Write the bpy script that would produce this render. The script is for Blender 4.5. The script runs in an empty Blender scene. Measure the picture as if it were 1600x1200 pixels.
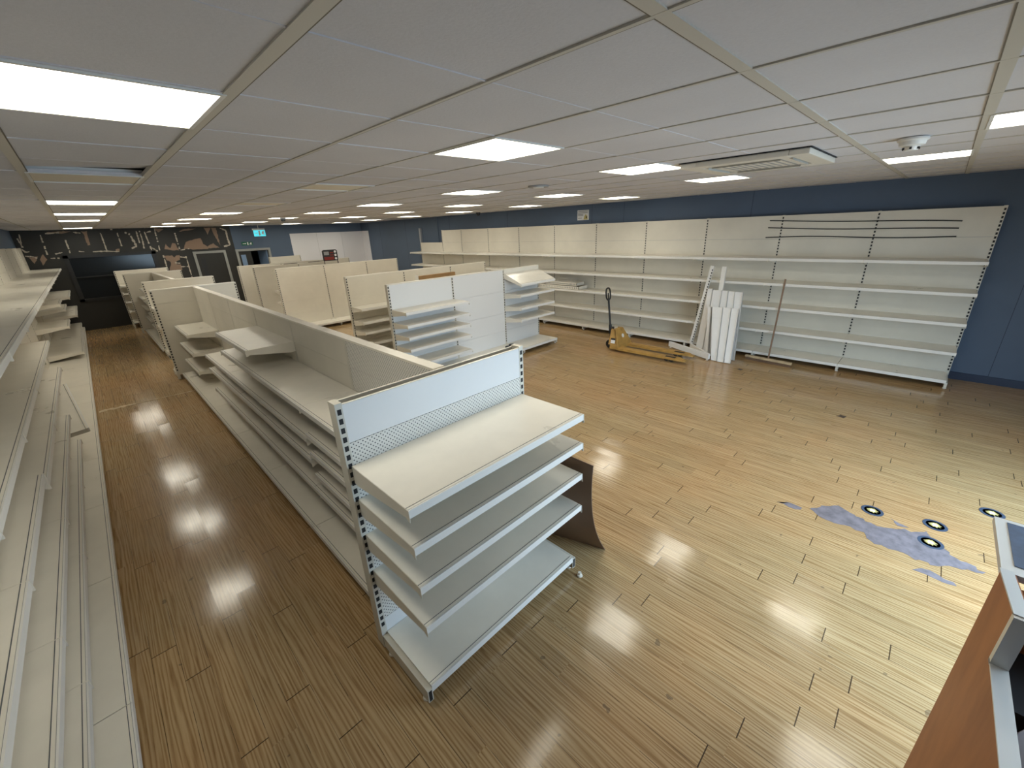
import bpy, math, random
from mathutils import Vector, Matrix
random.seed(7)
C = bpy.context.scene.collection
scn = bpy.context.scene

# ------------------------------------------------------------------ camera
cam_d = bpy.data.cameras.new('camera'); cam = bpy.data.objects.new('camera', cam_d); C.objects.link(cam)
cam_d.sensor_fit = 'HORIZONTAL'; cam_d.sensor_width = 36.0
cam_d.lens = 642.83 * 36.0 / 1600.0
cam_d.clip_start = 0.02; cam_d.clip_end = 200
Rr = (0.70295338760062, -0.7101546935159497, -0.03920262922407098)
Ru = (0.2777536105405106, 0.2233595601865873, 0.934325124731731)
Rf = (0.6547590905764676, 0.6676756833602087, -0.35425938965249093)
CH = 2.4
cam.matrix_world = Matrix(((Rr[0], Ru[0], -Rf[0], 0), (Rr[1], Ru[1], -Rf[1], 0), (Rr[2], Ru[2], -Rf[2], CH), (0, 0, 0, 1)))
scn.camera = cam

# ------------------------------------------------------------------ world, daylight, exposure
w = bpy.data.worlds.new('world'); scn.world = w; w.use_nodes = True
bg = w.node_tree.nodes['Background']
bg.inputs['Color'].default_value = (0.70, 0.85, 1.0, 1); bg.inputs['Strength'].default_value = 2.0
def portal(name, loc, rot, sx, sy, power=None, col=(0.72, 0.86, 1.0)):
    l = bpy.data.lights.new(name, 'AREA'); l.shape = 'RECTANGLE'; l.size = sx; l.size_y = sy
    o = bpy.data.objects.new(name, l); C.objects.link(o); o.location = loc; o.rotation_euler = rot
    if power is None: l.cycles.is_portal = True
    else: l.energy = power; l.color = col
    return o
# daylight coming in through the shopfront behind the camera
portal('shopfront_daylight', (3.5, -2.1, 1.35), (math.radians(38), 0, 0), 2.8, 2.0, 215, (0.57, 0.80, 1.0))
vs = scn.view_settings
vs.view_transform = 'Standard'; vs.look = 'None'; vs.exposure = 0.0; vs.gamma = 1.0; vs.use_curve_mapping = False
PANEL_EMIT = 13.5

# ------------------------------------------------------------------ materials
def mat(name, col, rough=0.5, metal=0.0, spec=0.5, emit=None, es=0, coat=0.0):
    m = bpy.data.materials.new(name); m.use_nodes = True
    b = m.node_tree.nodes['Principled BSDF']
    b.inputs['Base Color'].default_value = (*col, 1); b.inputs['Roughness'].default_value = rough
    b.inputs['Metallic'].default_value = metal; b.inputs['Specular IOR Level'].default_value = spec
    b.inputs['Coat Weight'].default_value = coat
    if emit: b.inputs['Emission Color'].default_value = (*emit, 1); b.inputs['Emission Strength'].default_value = es
    return m
class NT:
    def __init__(s, m): s.m = m; s.t = m.node_tree; s.b = s.t.nodes['Principled BSDF']
    def n(s, typ, **kw):
        x = s.t.nodes.new(typ)
        for k, v in kw.items(): setattr(x, k, v)
        return x
    def l(s, a, b): s.t.links.new(a, b)
    def set(s, sock, v):
        if hasattr(v, 'is_output') or hasattr(v, 'links'): s.l(v, sock)
        else: sock.default_value = v
    def math(s, op, a, b=None, c=None):
        x = s.n('ShaderNodeMath', operation=op); s.set(x.inputs[0], a)
        if b is not None: s.set(x.inputs[1], b)
        if c is not None: s.set(x.inputs[2], c)
        return x.outputs[0]
    def xyz(s, kind='Object'):
        tc = s.n('ShaderNodeTexCoord'); sp = s.n('ShaderNodeSeparateXYZ'); s.l(tc.outputs[kind], sp.inputs[0])
        return tc.outputs[kind], sp.outputs[0], sp.outputs[1], sp.outputs[2]
    def comb(s, a, b, c):
        x = s.n('ShaderNodeCombineXYZ'); s.set(x.inputs[0], a); s.set(x.inputs[1], b); s.set(x.inputs[2], c); return x.outputs[0]
    def mix(s, f, a, b, blend='MIX'):
        x = s.n('ShaderNodeMix', data_type='RGBA', blend_type=blend)
        s.set(x.inputs[0], f); s.set(x.inputs[6], a); s.set(x.inputs[7], b); return x.outputs[2]
    def noise(s, vec, scale, detail=3, rough=0.5, dist=0.0):
        x = s.n('ShaderNodeTexNoise'); s.l(vec, x.inputs['Vector']); x.inputs['Scale'].default_value = scale
        x.inputs['Detail'].default_value = detail; x.inputs['Roughness'].default_value = rough; x.inputs['Distortion'].default_value = dist
        return x.outputs[0]
    def ramp(s, f, stops):
        x = s.n('ShaderNodeValToRGB'); s.l(f, x.inputs[0]); e = x.color_ramp.elements
        while len(e) < len(stops): e.new(0.5)
        for i, (p, c) in enumerate(stops): e[i].position = p; e[i].color = (*c, 1) if len(c) == 3 else c
        return x.outputs[0]
    def bump(s, h, strength=0.2, dist=0.01):
        x = s.n('ShaderNodeBump'); x.inputs['Strength'].default_value = strength; x.inputs['Distance'].default_value = dist
        s.l(h, x.inputs['Height']); return x.outputs[0]

def grubby(name, col, rough, amt=0.06, scale=3.0, rvar=0.12, **kw):
    m = mat(name, col, rough, **kw); t = NT(m); v, x, y, z = t.xyz()
    n = t.noise(v, scale, 4, 0.6)
    dark = tuple(c * (1 - amt * 2.2) for c in col)
    t.l(t.ramp(n, [(0.3, dark), (0.65, col)]), t.b.inputs['Base Color'])
    t.l(t.math('MULTIPLY_ADD', n, rvar, rough - rvar * 0.5), t.b.inputs['Roughness'])
    return m
M = {}
M['shelf'] = grubby('cream_powder_coat_shelf', (0.86, 0.82, 0.73), 0.30, 0.04, 2.5, 0.14)
M['rail'] = mat('ticket_rail_plastic', (0.80, 0.79, 0.76), 0.4)
M['panel'] = grubby('cream_back_panel', (0.75, 0.71, 0.62), 0.42, 0.04, 2.0, 0.1)
M['white_panel'] = mat('white_panel', (0.80, 0.80, 0.80), 0.4)
M['post'] = grubby('cream_upright', (0.70, 0.67, 0.59), 0.45, 0.05, 4, 0.1)
M['dark'] = mat('dark_slot', (0.012, 0.012, 0.014), 0.7)
M['gap'] = mat('grey_rail_gap', (0.10, 0.11, 0.12), 0.6)
M['black'] = mat('black_plastic', (0.015, 0.016, 0.018), 0.45)
M['foot'] = mat('foot_plastic', (0.72, 0.68, 0.60), 0.5)
M['blue_wall'] = grubby('blue_painted_wall', (0.095, 0.138, 0.212), 0.6, 0.05, 1.2)
M['navy'] = mat('navy_skirting', (0.012, 0.022, 0.055), 0.45)
M['charcoal'] = grubby('charcoal_painted_wall', (0.024, 0.024, 0.022), 0.55, 0.08, 1.5)
M['peel'] = mat('bare_plaster_patch', (0.30, 0.21, 0.155), 0.8)
M['peelwhite'] = mat('torn_white_paper_edge', (0.55, 0.50, 0.42), 0.8)
M['grey_frame'] = mat('grey_door_frame', (0.33, 0.34, 0.33), 0.5)
M['whiteboard'] = mat('white_wall_board', (0.84, 0.84, 0.88), 0.5)
M['alu'] = mat('brushed_aluminium', (0.66, 0.66, 0.65), 0.4, metal=0.45)
M['tbar'] = mat('ceiling_tee_bar', (0.56, 0.53, 0.47), 0.5)
M['tgap'] = mat('ceiling_gap_shade', (0.16, 0.135, 0.10), 0.8)  # brown painted in for shade lines beside the tees, also void backing
M['unlit'] = mat('unlit_diffuser', (0.72, 0.66, 0.54), 0.5)
M['yellow'] = grubby('worn_yellow_paint', (0.50, 0.29, 0.075), 0.45, 0.15, 9)
M['steel'] = mat('dark_steel', (0.09, 0.085, 0.08), 0.4, metal=0.6)
M['hardboard'] = grubby('brown_hardboard', (0.25, 0.155, 0.095), 0.55, 0.08, 3)
M['wood'] = grubby('pine_wood', (0.42, 0.25, 0.11), 0.5, 0.12, 6)
M['handlewood'] = grubby('worn_broom_wood', (0.27, 0.17, 0.11), 0.6, 0.12, 10)
M['red'] = mat('dark_red_print', (0.22, 0.02, 0.012), 0.5)
M['whiteprint'] = mat('white_print', (0.8, 0.8, 0.8), 0.5)
M['greyprint'] = mat('grey_print', (0.3, 0.3, 0.3), 0.6)
M['yprint'] = mat('yellow_print', (0.50, 0.43, 0.17), 0.5)
M['green'] = mat('green_sign', (0.01, 0.13, 0.07), 0.5)
M['cyan'] = mat('lit_cyan_sign', (0.05, 0.4, 0.5), 0.5, emit=(0.08, 0.62, 0.72), es=1.1)
M['concrete'] = grubby('grey_screed_patch', (0.20, 0.175, 0.195), 0.75, 0.2, 14)
M['stickerblue'] = mat('navy_print', (0.04, 0.06, 0.10), 0.6)
M['tape'] = grubby('torn_tape', (0.62, 0.48, 0.30), 0.7, 0.2, 8)
M['stainb'] = mat('brown_spot', (0.07, 0.045, 0.03), 0.8)
M['carpet'] = mat('dark_grey_lining', (0.03, 0.032, 0.038), 0.85)
M['plastic_blue'] = mat('blue_grey_plastic', (0.30, 0.33, 0.40), 0.45)
M['detector'] = mat('detector_plastic', (0.72, 0.72, 0.70), 0.4)
M['ac'] = mat('cassette_plastic', (0.70, 0.66, 0.58), 0.45)
M['flap_blue'] = grubby('scuffed_dark_blue_laminate', (0.055, 0.085, 0.15), 0.5, 0.15, 30)
M['skyglass'] = mat('pale_blue_glazing', (0.22, 0.33, 0.52), 0.1)
M['sheetmetal'] = mat('galvanised', (0.45, 0.47, 0.50), 0.4, metal=0.4)
M['bbrown'] = mat('dark_brown_card', (0.075, 0.055, 0.04), 0.6)

def diff(name):
    m = mat(name, (0.8, 0.8, 0.8), 0.4); t = NT(m); v, x, y, z = t.xyz('Generated')
    a = t.math('SUBTRACT', y, 0.5); a = t.math('ABSOLUTE', t.math('SUBTRACT', t.math('ABSOLUTE', a), 0.22))
    g = t.ramp(a, [(0.0, (1, 1, 1)), (0.28, (0.82, 0.80, 0.66))])
    t.l(t.mix(1.0, g, (1.0, 0.955, 0.86, 1), 'MULTIPLY'), t.b.inputs['Emission Color'])
    t.b.inputs['Emission Strength'].default_value = PANEL_EMIT
    return m
M['lit'] = diff('lit_diffuser')
def glass(name, tint, rough=0.03):
    m = mat(name, tint, 0.16, spec=0.35); return m
M['darkglass'] = glass('dark_glass', (0.012, 0.015, 0.018))

def perf(name, axis):
    m = mat(name, (0.77, 0.75, 0.70), 0.42); t = NT(m); v, x, y, z = t.xyz()
    a = x if axis == 'x' else y
    p = math.pi / 0.0125
    c = t.math('MULTIPLY', t.math('COSINE', t.math('MULTIPLY', a, p)), t.math('COSINE', t.math('MULTIPLY', z, p)))
    c = t.math('GREATER_THAN', c, 0.62)
    t.l(t.mix(c, (0.77, 0.75, 0.70, 1), (0.06, 0.06, 0.07, 1)), t.b.inputs['Base Color'])
    return m
M['perf_x'] = perf('perforated_steel_x', 'x'); M['perf_y'] = perf('perforated_steel_y', 'y')

def ceiling_tile():
    m = mat('ceiling_tile', (0.62, 0.60, 0.57), 0.9); t = NT(m); v, x, y, z = t.xyz()
    n = t.noise(v, 90, 3, 0.7); n2 = t.noise(v, 0.9, 3, 0.6)
    f = t.math('ADD', t.math('MULTIPLY', n, 0.25), t.math('MULTIPLY', n2, 0.5))
    t.l(t.ramp(f, [(0.25, (0.57, 0.56, 0.585)), (0.5, (0.65, 0.64, 0.67))]), t.b.inputs['Base Color'])
    t.l(t.bump(n, 0.25, 0.004), t.b.inputs['Normal'])
    return m
M['tile'] = ceiling_tile()

def floor_mat():
    m = mat('worn_wood_plank_floor', (0.3, 0.2, 0.1), 0.3); t = NT(m); v, x, y, z = t.xyz()
    W = 0.125; L = 1.05
    u = t.math('DIVIDE', x, W); iu = t.math('FLOOR', u); fu = t.math('FRACT', u)
    wn = t.n('ShaderNodeTexWhiteNoise', noise_dimensions='1D'); t.l(iu, wn.inputs['W']); r = wn.outputs['Value']
    q = t.math('ADD', t.math('DIVIDE', y, L), t.math('MULTIPLY', r, 7.3)); iq = t.math('FLOOR', q); fq = t.math('FRACT', q)
    wn2 = t.n('ShaderNodeTexWhiteNoise', noise_dimensions='2D'); t.l(t.comb(iu, iq, 0.0), wn2.inputs['Vector'])
    pr = wn2.outputs['Value']; pc = wn2.outputs['Color']
    # grain, shifted from plank to plank
    gv = t.comb(t.math('ADD', x, t.math('MULTIPLY', pr, 3.0)), t.math('ADD', t.math('MULTIPLY', y, 0.045), t.math('MULTIPLY', pr, 9.0)), pr)
    wv = t.n('ShaderNodeTexWave', wave_type='BANDS', bands_direction='X'); t.l(gv, wv.inputs['Vector'])
    wv.inputs['Scale'].default_value = 15; wv.inputs['Distortion'].default_value = 14.0; wv.inputs['Detail'].default_value = 2.5
    wv.inputs['Detail Scale'].default_value = 1.1; wv.inputs['Detail Roughness'].default_value = 0.6
    fine = t.noise(gv, 120, 4, 0.65)
    big = t.noise(v, 0.55, 3, 0.6)
    g = t.math('ADD', t.math('MULTIPLY', wv.outputs['Fac'], 0.42), t.math('MULTIPLY', fine, 0.6))
    col = t.ramp(g, [(0.15, (0.215, 0.122, 0.050)), (0.40, (0.36, 0.235, 0.112)), (0.75, (0.47, 0.335, 0.182))])
    # plank tone and worn, greyer/paler traffic areas
    tone = t.math('MULTIPLY_ADD', pr, 0.16, 0.92)
    col = t.mix(1.0, col, t.comb(tone, tone, tone), 'MULTIPLY')
    red = t.ramp(big, [(0.35, (1.05, 0.96, 0.90)), (0.62, (0.97, 1.0, 1.0))])
    col = t.mix(1.0, col, red, 'MULTIPLY')
    # joints: board ends black and open here and there, long seams faint
    e1 = t.math('LESS_THAN', fq, 0.0055)
    jit = t.math('GREATER_THAN', pr, 0.25)
    e1 = t.math('MULTIPLY', e1, jit)
    e2 = t.math('LESS_THAN', fu, 0.022)
    sn = t.math('GREATER_THAN', t.noise(v, 2.3, 2, 0.5), 0.50)
    e2 = t.math('MULTIPLY', e2, t.math('MULTIPLY_ADD', sn, 0.40, 0.35))
    e = t.math('MAXIMUM', t.math('MULTIPLY', e1, 0.9), e2)
    col = t.mix(e, col, (0.035, 0.02, 0.012, 1))
    sp = t.math('GREATER_THAN', t.noise(v, 9, 2, 0.5), 0.735)
    col = t.mix(t.math('MULTIPLY', sp, 0.5), col, (0.08, 0.06, 0.045, 1))
    t.l(col, t.b.inputs['Base Color'])
    t.l(t.math('MULTIPLY_ADD', t.noise(v, 6, 4, 0.7), 0.12, 0.085), t.b.inputs['Roughness'])
    t.b.inputs['Specular IOR Level'].default_value = 0.5
    # every plank lies at a slightly different tilt, so reflections break at the seams
    geo = t.n('ShaderNodeNewGeometry')
    sub = t.n('ShaderNodeVectorMath', operation='SUBTRACT'); t.l(pc, sub.inputs[0]); sub.inputs[1].default_value = (0.5, 0.5, 0.5)
    sc = t.n('ShaderNodeVectorMath', operation='MULTIPLY'); t.l(sub.outputs[0], sc.inputs[0]); sc.inputs[1].default_value = (0.030, 0.018, 0.0)
    bn = t.bump(t.math('SUBTRACT', t.math('MULTIPLY', fine, 0.35), e), 0.12, 0.004)
    ad = t.n('ShaderNodeVectorMath', operation='ADD'); t.l(bn, ad.inputs[0]); t.l(sc.outputs[0], ad.inputs[1])
    no = t.n('ShaderNodeVectorMath', operation='NORMALIZE'); t.l(ad.outputs[0], no.inputs[0]); t.l(no.outputs[0], t.b.inputs['Normal'])
    return m
M['floor'] = floor_mat()
def counter_wood():
    m = mat('orange_brown_laminate', (0.3, 0.13, 0.05), 0.5, spec=0.3); t = NT(m); v, x, y, z = t.xyz()
    n = t.noise(t.comb(t.math('MULTIPLY', x, 1.0), y, t.math('MULTIPLY', z, 0.3)), 7, 4, 0.6)
    t.l(t.ramp(n, [(0.3, (0.30, 0.095, 0.027)), (0.7, (0.44, 0.160, 0.050))]), t.b.inputs['Base Color'])
    return m
M['counter'] = counter_wood()

# ------------------------------------------------------------------ mesh helpers
class MB:
    def __init__(s): s.v = []; s.f = []; s.mi = []; s.mats = []
    def m(s, name):
        if name not in s.mats: s.mats.append(name)
        return s.mats.index(name)
    def poly(s, vs, fs, mt):
        b = len(s.v); k = s.m(mt); s.v += [tuple(q) for q in vs]
        for f in fs: s.f.append(tuple(b + i for i in f)); s.mi.append(k)
    def hexa(s, p, mt):   # p: 4 bottom, 4 top
        s.poly(p, [(0, 3, 2, 1), (4, 5, 6, 7), (0, 1, 5, 4), (1, 2, 6, 5), (2, 3, 7, 6), (3, 0, 4, 7)], mt)
    def box(s, x0, x1, y0, y1, z0, z1, mt):
        s.hexa([(x0, y0, z0), (x1, y0, z0), (x1, y1, z0), (x0, y1, z0), (x0, y0, z1), (x1, y0, z1), (x1, y1, z1), (x0, y1, z1)], mt)
    def prism(s, pts, off, mt):   # closed polygon (3D) extruded by a vector
        n = len(pts); off = Vector(off); a = [Vector(p) for p in pts]
        s.poly(a + [p + off for p in a], [tuple(range(n))[::-1], tuple(range(n, 2 * n))] + [(i, (i + 1) % n, n + (i + 1) % n, n + i) for i in range(n)], mt)
    def tube(s, path, r, mt, seg=10, r2=None):
        path = [Vector(p) for p in path]; rings = []
        for i, p in enumerate(path):
            d = (path[min(i + 1, len(path) - 1)] - path[max(i - 1, 0)]).normalized()
            a = d.orthogonal().normalized() if i == 0 else (rings[-1][1] - d * rings[-1][1].dot(d)).normalized()
            rr = r if r2 is None else r + (r2 - r) * i / (len(path) - 1)
            rings.append((p, a, d.cross(a), rr))
        vs = [p + (a * math.cos(2 * math.pi * k / seg) + b * math.sin(2 * math.pi * k / seg)) * rr for p, a, b, rr in rings for k in range(seg)]
        fs = [(i * seg + k, i * seg + (k + 1) % seg, (i + 1) * seg + (k + 1) % seg, (i + 1) * seg + k) for i in range(len(path) - 1) for k in range(seg)]
        fs += [tuple(range(seg))[::-1], tuple((len(path) - 1) * seg + k for k in range(seg))]
        s.poly(vs, fs, mt)
    def cyl(s, c, r, h, mt, seg=20, axis=(0, 0, 1), r2=None):
        c = Vector(c); s.tube([c, c + Vector(axis) * h], r, mt, seg, r2)
    def lathe(s, c, prof, mt, seg=28):
        vs = [(c[0] + r * math.cos(2 * math.pi * k / seg), c[1] + r * math.sin(2 * math.pi * k / seg), c[2] + z) for r, z in prof for k in range(seg)]
        n = len(prof)
        fs = [(i * seg + k, i * seg + (k + 1) % seg, (i + 1) * seg + (k + 1) % seg, (i + 1) * seg + k) for i in range(n - 1) for k in range(seg)]
        fs += [tuple(range(seg))[::-1], tuple((n - 1) * seg + k for k in range(seg))]
        s.poly(vs, fs, mt)
    def build(s, name, parent=None, smooth=False, bevel=0):
        me = bpy.data.meshes.new(name); me.from_pydata(s.v, [], s.f)
        for k in s.mats: me.materials.append(M[k])
        me.polygons.foreach_set('material_index', s.mi)
        if smooth:
            me.polygons.foreach_set('use_smooth', [True] * len(s.f))
            me.set_sharp_from_angle(angle=math.radians(35))
        me.update(); o = bpy.data.objects.new(name, me); C.objects.link(o)
        if parent is not None:
            o.parent = parent
            pos = Vector((0, 0, 0)); q = parent
            while q is not None: pos += q.location; q = q.parent
            o.location = -pos
        if bevel:
            bv = o.modifiers.new('bevel', 'BEVEL'); bv.width = bevel; bv.segments = 2; bv.limit_method = 'ANGLE'
        return o
def thing(name, label, cat, loc, group=None):
    o = bpy.data.objects.new(name, None); C.objects.link(o); o.location = loc; o.empty_display_size = 0.1
    o['label'] = label; o['category'] = cat
    if group: o['group'] = group
    return o
def tag(o, label, cat, group=None):
    o['label'] = label; o['category'] = cat
    if group: o['group'] = group
    return o
def struct(o): o['kind'] = 'structure'; return o
def single(mb, name, label, cat, base, group=None, **kw):
    """one-mesh thing whose origin is its base point"""
    b = Vector(base); mb.v = [tuple(Vector(v) - b) for v in mb.v]
    o = mb.build(name, **kw); o.location = b; return tag(o, label, cat, group)

# ------------------------------------------------------------------ room
XL, XR, YF, YB, ZC = -1.12, 8.82, -2.2, 17.8, 2.85
f = MB(); f.box(XL - 0.2, XR + 0.2, YF - 0.2, YB + 3.2, -0.12, 0, 'floor'); floor = struct(f.build('floor'))
T = 0.15
a = MB(); a.box(XL - T, XL, YF, YB, 0, ZC + 0.2, 'blue_wall'); struct(a.build('wall_left'))
a = MB(); a.box(XR, XR + T, YF, YB, 0, ZC + 0.2, 'blue_wall')
for yy in (-0.9, 2.6, 5.2, 6.05, 8.9, 11.6, 14.3, 16.2): a.box(XR - 0.002, XR, yy, yy + 0.006, 0.1, ZC, 'navy')
struct(a.build('wall_right'))
a = MB(); a.box(XR - 0.018, XR, YF, YB, 0, 0.11, 'navy'); struct(a.build('baseboard_right'))
# front wall with shopfront openings
a = MB()
a.box(XL, 2.0, YF - T, YF, 0, ZC + 0.2, 'blue_wall'); a.box(5.0, XR, YF - T, YF, 0, ZC + 0.2, 'blue_wall')
a.box(2.0, 5.0, YF - T, YF, 2.45, ZC + 0.2, 'blue_wall'); a.box(2.0, 5.0, YF - T, YF, 0, 0.08, 'blue_wall')
struct(a.build('wall_front'))
a = MB()
for xx in (2.0, 3.475, 4.95): a.box(xx, xx + 0.05, YF - 0.1, YF - 0.04, 0.08, 2.45, 'alu')
a.box(2.0, 5.0, YF - 0.1, YF - 0.04, 2.4, 2.45, 'alu'); a.box(2.0, 5.0, YF - 0.1, YF - 0.04, 0.08, 0.14, 'alu')
struct(a.build('window_2'))

# back wall: charcoal part (with hatch, door) and blue part (with double door)
a = MB()
def wallbox(x0, x1, z0, z1, mt): a.box(x0, x1, YB, YB + T, z0, z1, mt)
wallbox(XL, -0.25, 0, 3.05, 'charcoal'); wallbox(-0.25, 1.72, 2.1, 3.05, 'charcoal'); wallbox(-0.25, 1.72, 0, 0.9, 'charcoal')
wallbox(1.72, 2.74, 0, 3.05, 'charcoal'); wallbox(2.74, 3.66, 2.05, 3.05, 'charcoal'); wallbox(3.66, 3.98, 0, 3.05, 'charcoal')
wallbox(3.98, 5.1, 2.05, 3.05, 'blue_wall'); wallbox(5.1, XR, 0, 3.05, 'blue_wall')
backwall = struct(a.build('wall_back'))
peels = [[(0.25, 2.8), (0.38, 2.8), (0.34, 2.42), (0.28, 2.41), (0.29, 2.71)],
 [(2.52, 2.19), (2.63, 2.39), (2.86, 2.46), (3.06, 2.49), (3.09, 2.3), (3.19, 2.21), (3.38, 2.32), (3.53, 2.16), (2.81, 2.14)],
 [(2.02, 2.2), (2.09, 2.36), (2.17, 2.22), (2.27, 2.38), (2.34, 2.36), (2.39, 2.14), (2.15, 2.17)],
 [(1.94, 1.99), (2.16, 2.0), (2.20, 1.93), (2.27, 1.99), (2.36, 1.99), (2.33, 1.85), (2.22, 1.80), (2.21, 1.72), (2.32, 1.70), (2.31, 1.52), (1.98, 1.54), (2.0, 1.62), (2.05, 1.70), (2.07, 1.80), (1.98, 1.86)],
 [(-0.97, 2.16), (-0.79, 2.18), (-0.91, 1.99), (-0.95, 2.11)],
 [(-0.78, 2.09), (-0.68, 2.23), (-0.64, 2.08), (-0.77, 1.93), (-0.77, 2.01)],
 [(3.23, 2.82), (3.42, 2.81), (3.29, 2.59)], [(3.44, 2.81), (3.58, 2.8), (3.57, 2.23), (3.49, 2.53)],
 [(0.85, 2.26), (0.95, 2.28), (0.92, 2.19), (0.84, 2.18)], [(2.53, 2.72), (2.71, 2.79), (3.02, 2.8), (2.74, 2.74)], [(1.91, 2.84), (2.15, 2.8), (2.0, 2.71)],
 [(-0.45, 2.80), (0.05, 2.81), (-0.1, 2.76), (-0.4, 2.77)]]
whites = [[(-0.58, 2.73), (-0.59, 2.53)], [(-0.59, 2.44), (-0.6, 2.17)], [(-0.13, 2.58), (-0.14, 2.19)], [(-1.03, 2.66), (-1.0, 2.42)],
 [(-1.04, 2.39), (-0.98, 2.3), (-0.91, 2.31)], [(-0.96, 2.76), (-1.01, 2.48)], [(0.65, 2.74), (0.65, 2.23)], [(1.02, 2.73), (1.02, 2.35)],
 [(1.47, 2.76), (1.46, 2.42)], [(1.55, 2.77), (1.55, 2.5), (1.52, 2.22)], [(1.66, 2.74), (1.68, 2.43), (1.69, 2.19)], [(1.93, 2.82), (1.89, 2.14)],
 [(2.41, 2.68), (2.41, 2.15)], [(-0.48, 2.21), (-0.29, 2.25)], [(0.05, 2.26), (0.16, 2.24)], [(0.34, 2.23), (0.58, 2.23), (0.92, 2.2)],
 [(-0.56, 2.11), (-0.39, 2.1)], [(-1.03, 2.2), (-0.87, 2.17), (-0.82, 2.13)], [(1.2, 2.74), (1.3, 2.67), (1.33, 2.49), (1.36, 2.33), (1.23, 2.27)],
 [(3.69, 2.79), (3.85, 2.71), (3.84, 2.44), (3.86, 2.23), (3.63, 2.19)], [(0.08, 2.78), (0.23, 2.75)], [(-0.48, 2.76), (-0.2, 2.78)], [(0.8, 2.83), (0.94, 2.83)],
 [(1.94, 2.02), (1.93, 1.58)], [(2.52, 1.95), (2.51, 1.27)], [(2.36, 1.94), (2.5, 1.91)], [(2.3, 1.63), (2.5, 1.62)], [(2.18, 1.77), (2.31, 1.74)],
 [(1.72, 2.26), (1.83, 2.15)], [(2.43, 2.15), (2.67, 2.18)], [(1.71, 2.72), (1.82, 2.75)]]
a = MB()
for p in peels:
    q = []
    for i in range(len(p)):        # ragged torn outline
        x0, z0 = p[i]; x1, z1 = p[(i + 1) % len(p)]
        n = max(1, int(math.hypot(x1 - x0, z1 - z0) / 0.05))
        for k in range(n):
            j = 0.0 if k == 0 else 0.012
            q.append((x0 + (x1 - x0) * k / n + random.uniform(-j, j), YB, z0 + (z1 - z0) * k / n + random.uniform(-j, j)))
    a.prism(q, (0, -0.002, 0), 'peel')
for p in whites:
    big = len(p) > 3
    for i in range(len(p) - 1):
        x0, z0 = p[i]; x1, z1 = p[i + 1]; L = math.hypot(x1 - x0, z1 - z0); n = max(2, int(L / 0.035))
        for k in range(n):
            if random.random() < 0.10: continue
            wd = random.uniform(0.009, 0.021) * (1.6 if big else 1.0)
            ax, az = x0 + (x1 - x0) * k / n, z0 + (z1 - z0) * k / n; bx_, bz = x0 + (x1 - x0) * (k + 1) / n, z0 + (z1 - z0) * (k + 1) / n
            nx, nz = -(z1 - z0) / L * wd, (x1 - x0) / L * wd
            r = random.uniform(-0.006, 0.006)
            a.prism([(ax - nx + r, YB, az - nz), (bx_ - nx, YB, bz - nz + r), (bx_ + nx, YB, bz + nz), (ax + nx + r, YB, az + nz)], (0, -0.003, 0), 'peelwhite')
a.build('peeled_paint', backwall)

# hatch window, doors
a = MB()
for b in ((-0.32, -0.22, 0.84, 2.16), (1.66, 1.77, 0.84, 2.16), (-0.32, 1.77, 2.08, 2.16), (-0.32, 1.77, 0.84, 0.92), (-0.22, 1.66, 1.52, 1.55)): a.box(b[0], b[1], YB - 0.04, YB + 0.05, b[2], b[3], 'black')
win = struct(a.build('window_1'))
a = MB(); a.box(-0.22, 1.66, YB + 0.03, YB + 0.04, 0.92, 2.08, 'darkglass'); a.build('pane', win)
def door_frame(n, x0, x1, zt, name_mat='grey_frame', wd=0.075):
    a = MB(); a.box(x0 - wd, x0, YB - 0.03, YB + 0.1, 0, zt + wd, name_mat); a.box(x1, x1 + wd, YB - 0.03, YB + 0.1, 0, zt + wd, name_mat)
    a.box(x0, x1, YB - 0.03, YB + 0.1, zt, zt + wd, name_mat); return struct(a.build('door_%d' % n))
d1 = door_frame(1, 2.80, 3.60, 2.0)
a = MB(); a.box(2.80, 3.60, YB + 0.0, YB + 0.045, 0, 2.0, 'charcoal'); lf = a.build('door_leaf', d1)
a = MB(); a.box(2.90, 3.02, YB - 0.004, YB + 0.004, 1.15, 1.86, 'black'); a.build('vision_panel', lf)
a = MB(); a.tube([(3.52, YB - 0.05, 0.98), (3.40, YB - 0.05, 0.98)], 0.01, 'alu'); a.tube([(3.52, YB, 0.98), (3.52, YB - 0.05, 0.98)], 0.01, 'alu'); a.build('door_handle', lf)
d2 = door_frame(2, 4.05, 5.03, 2.0)
a = MB(); a.box(4.05, 4.46, YB + 0.03, YB + 0.075, 0, 2.0, 'charcoal'); lf = a.build('door_leaf', d2)
a = MB(); a.box(4.12, 4.27, YB + 0.024, YB + 0.03, 0.9, 1.88, 'skyglass'); a.build('vision_panel', lf)
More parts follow.
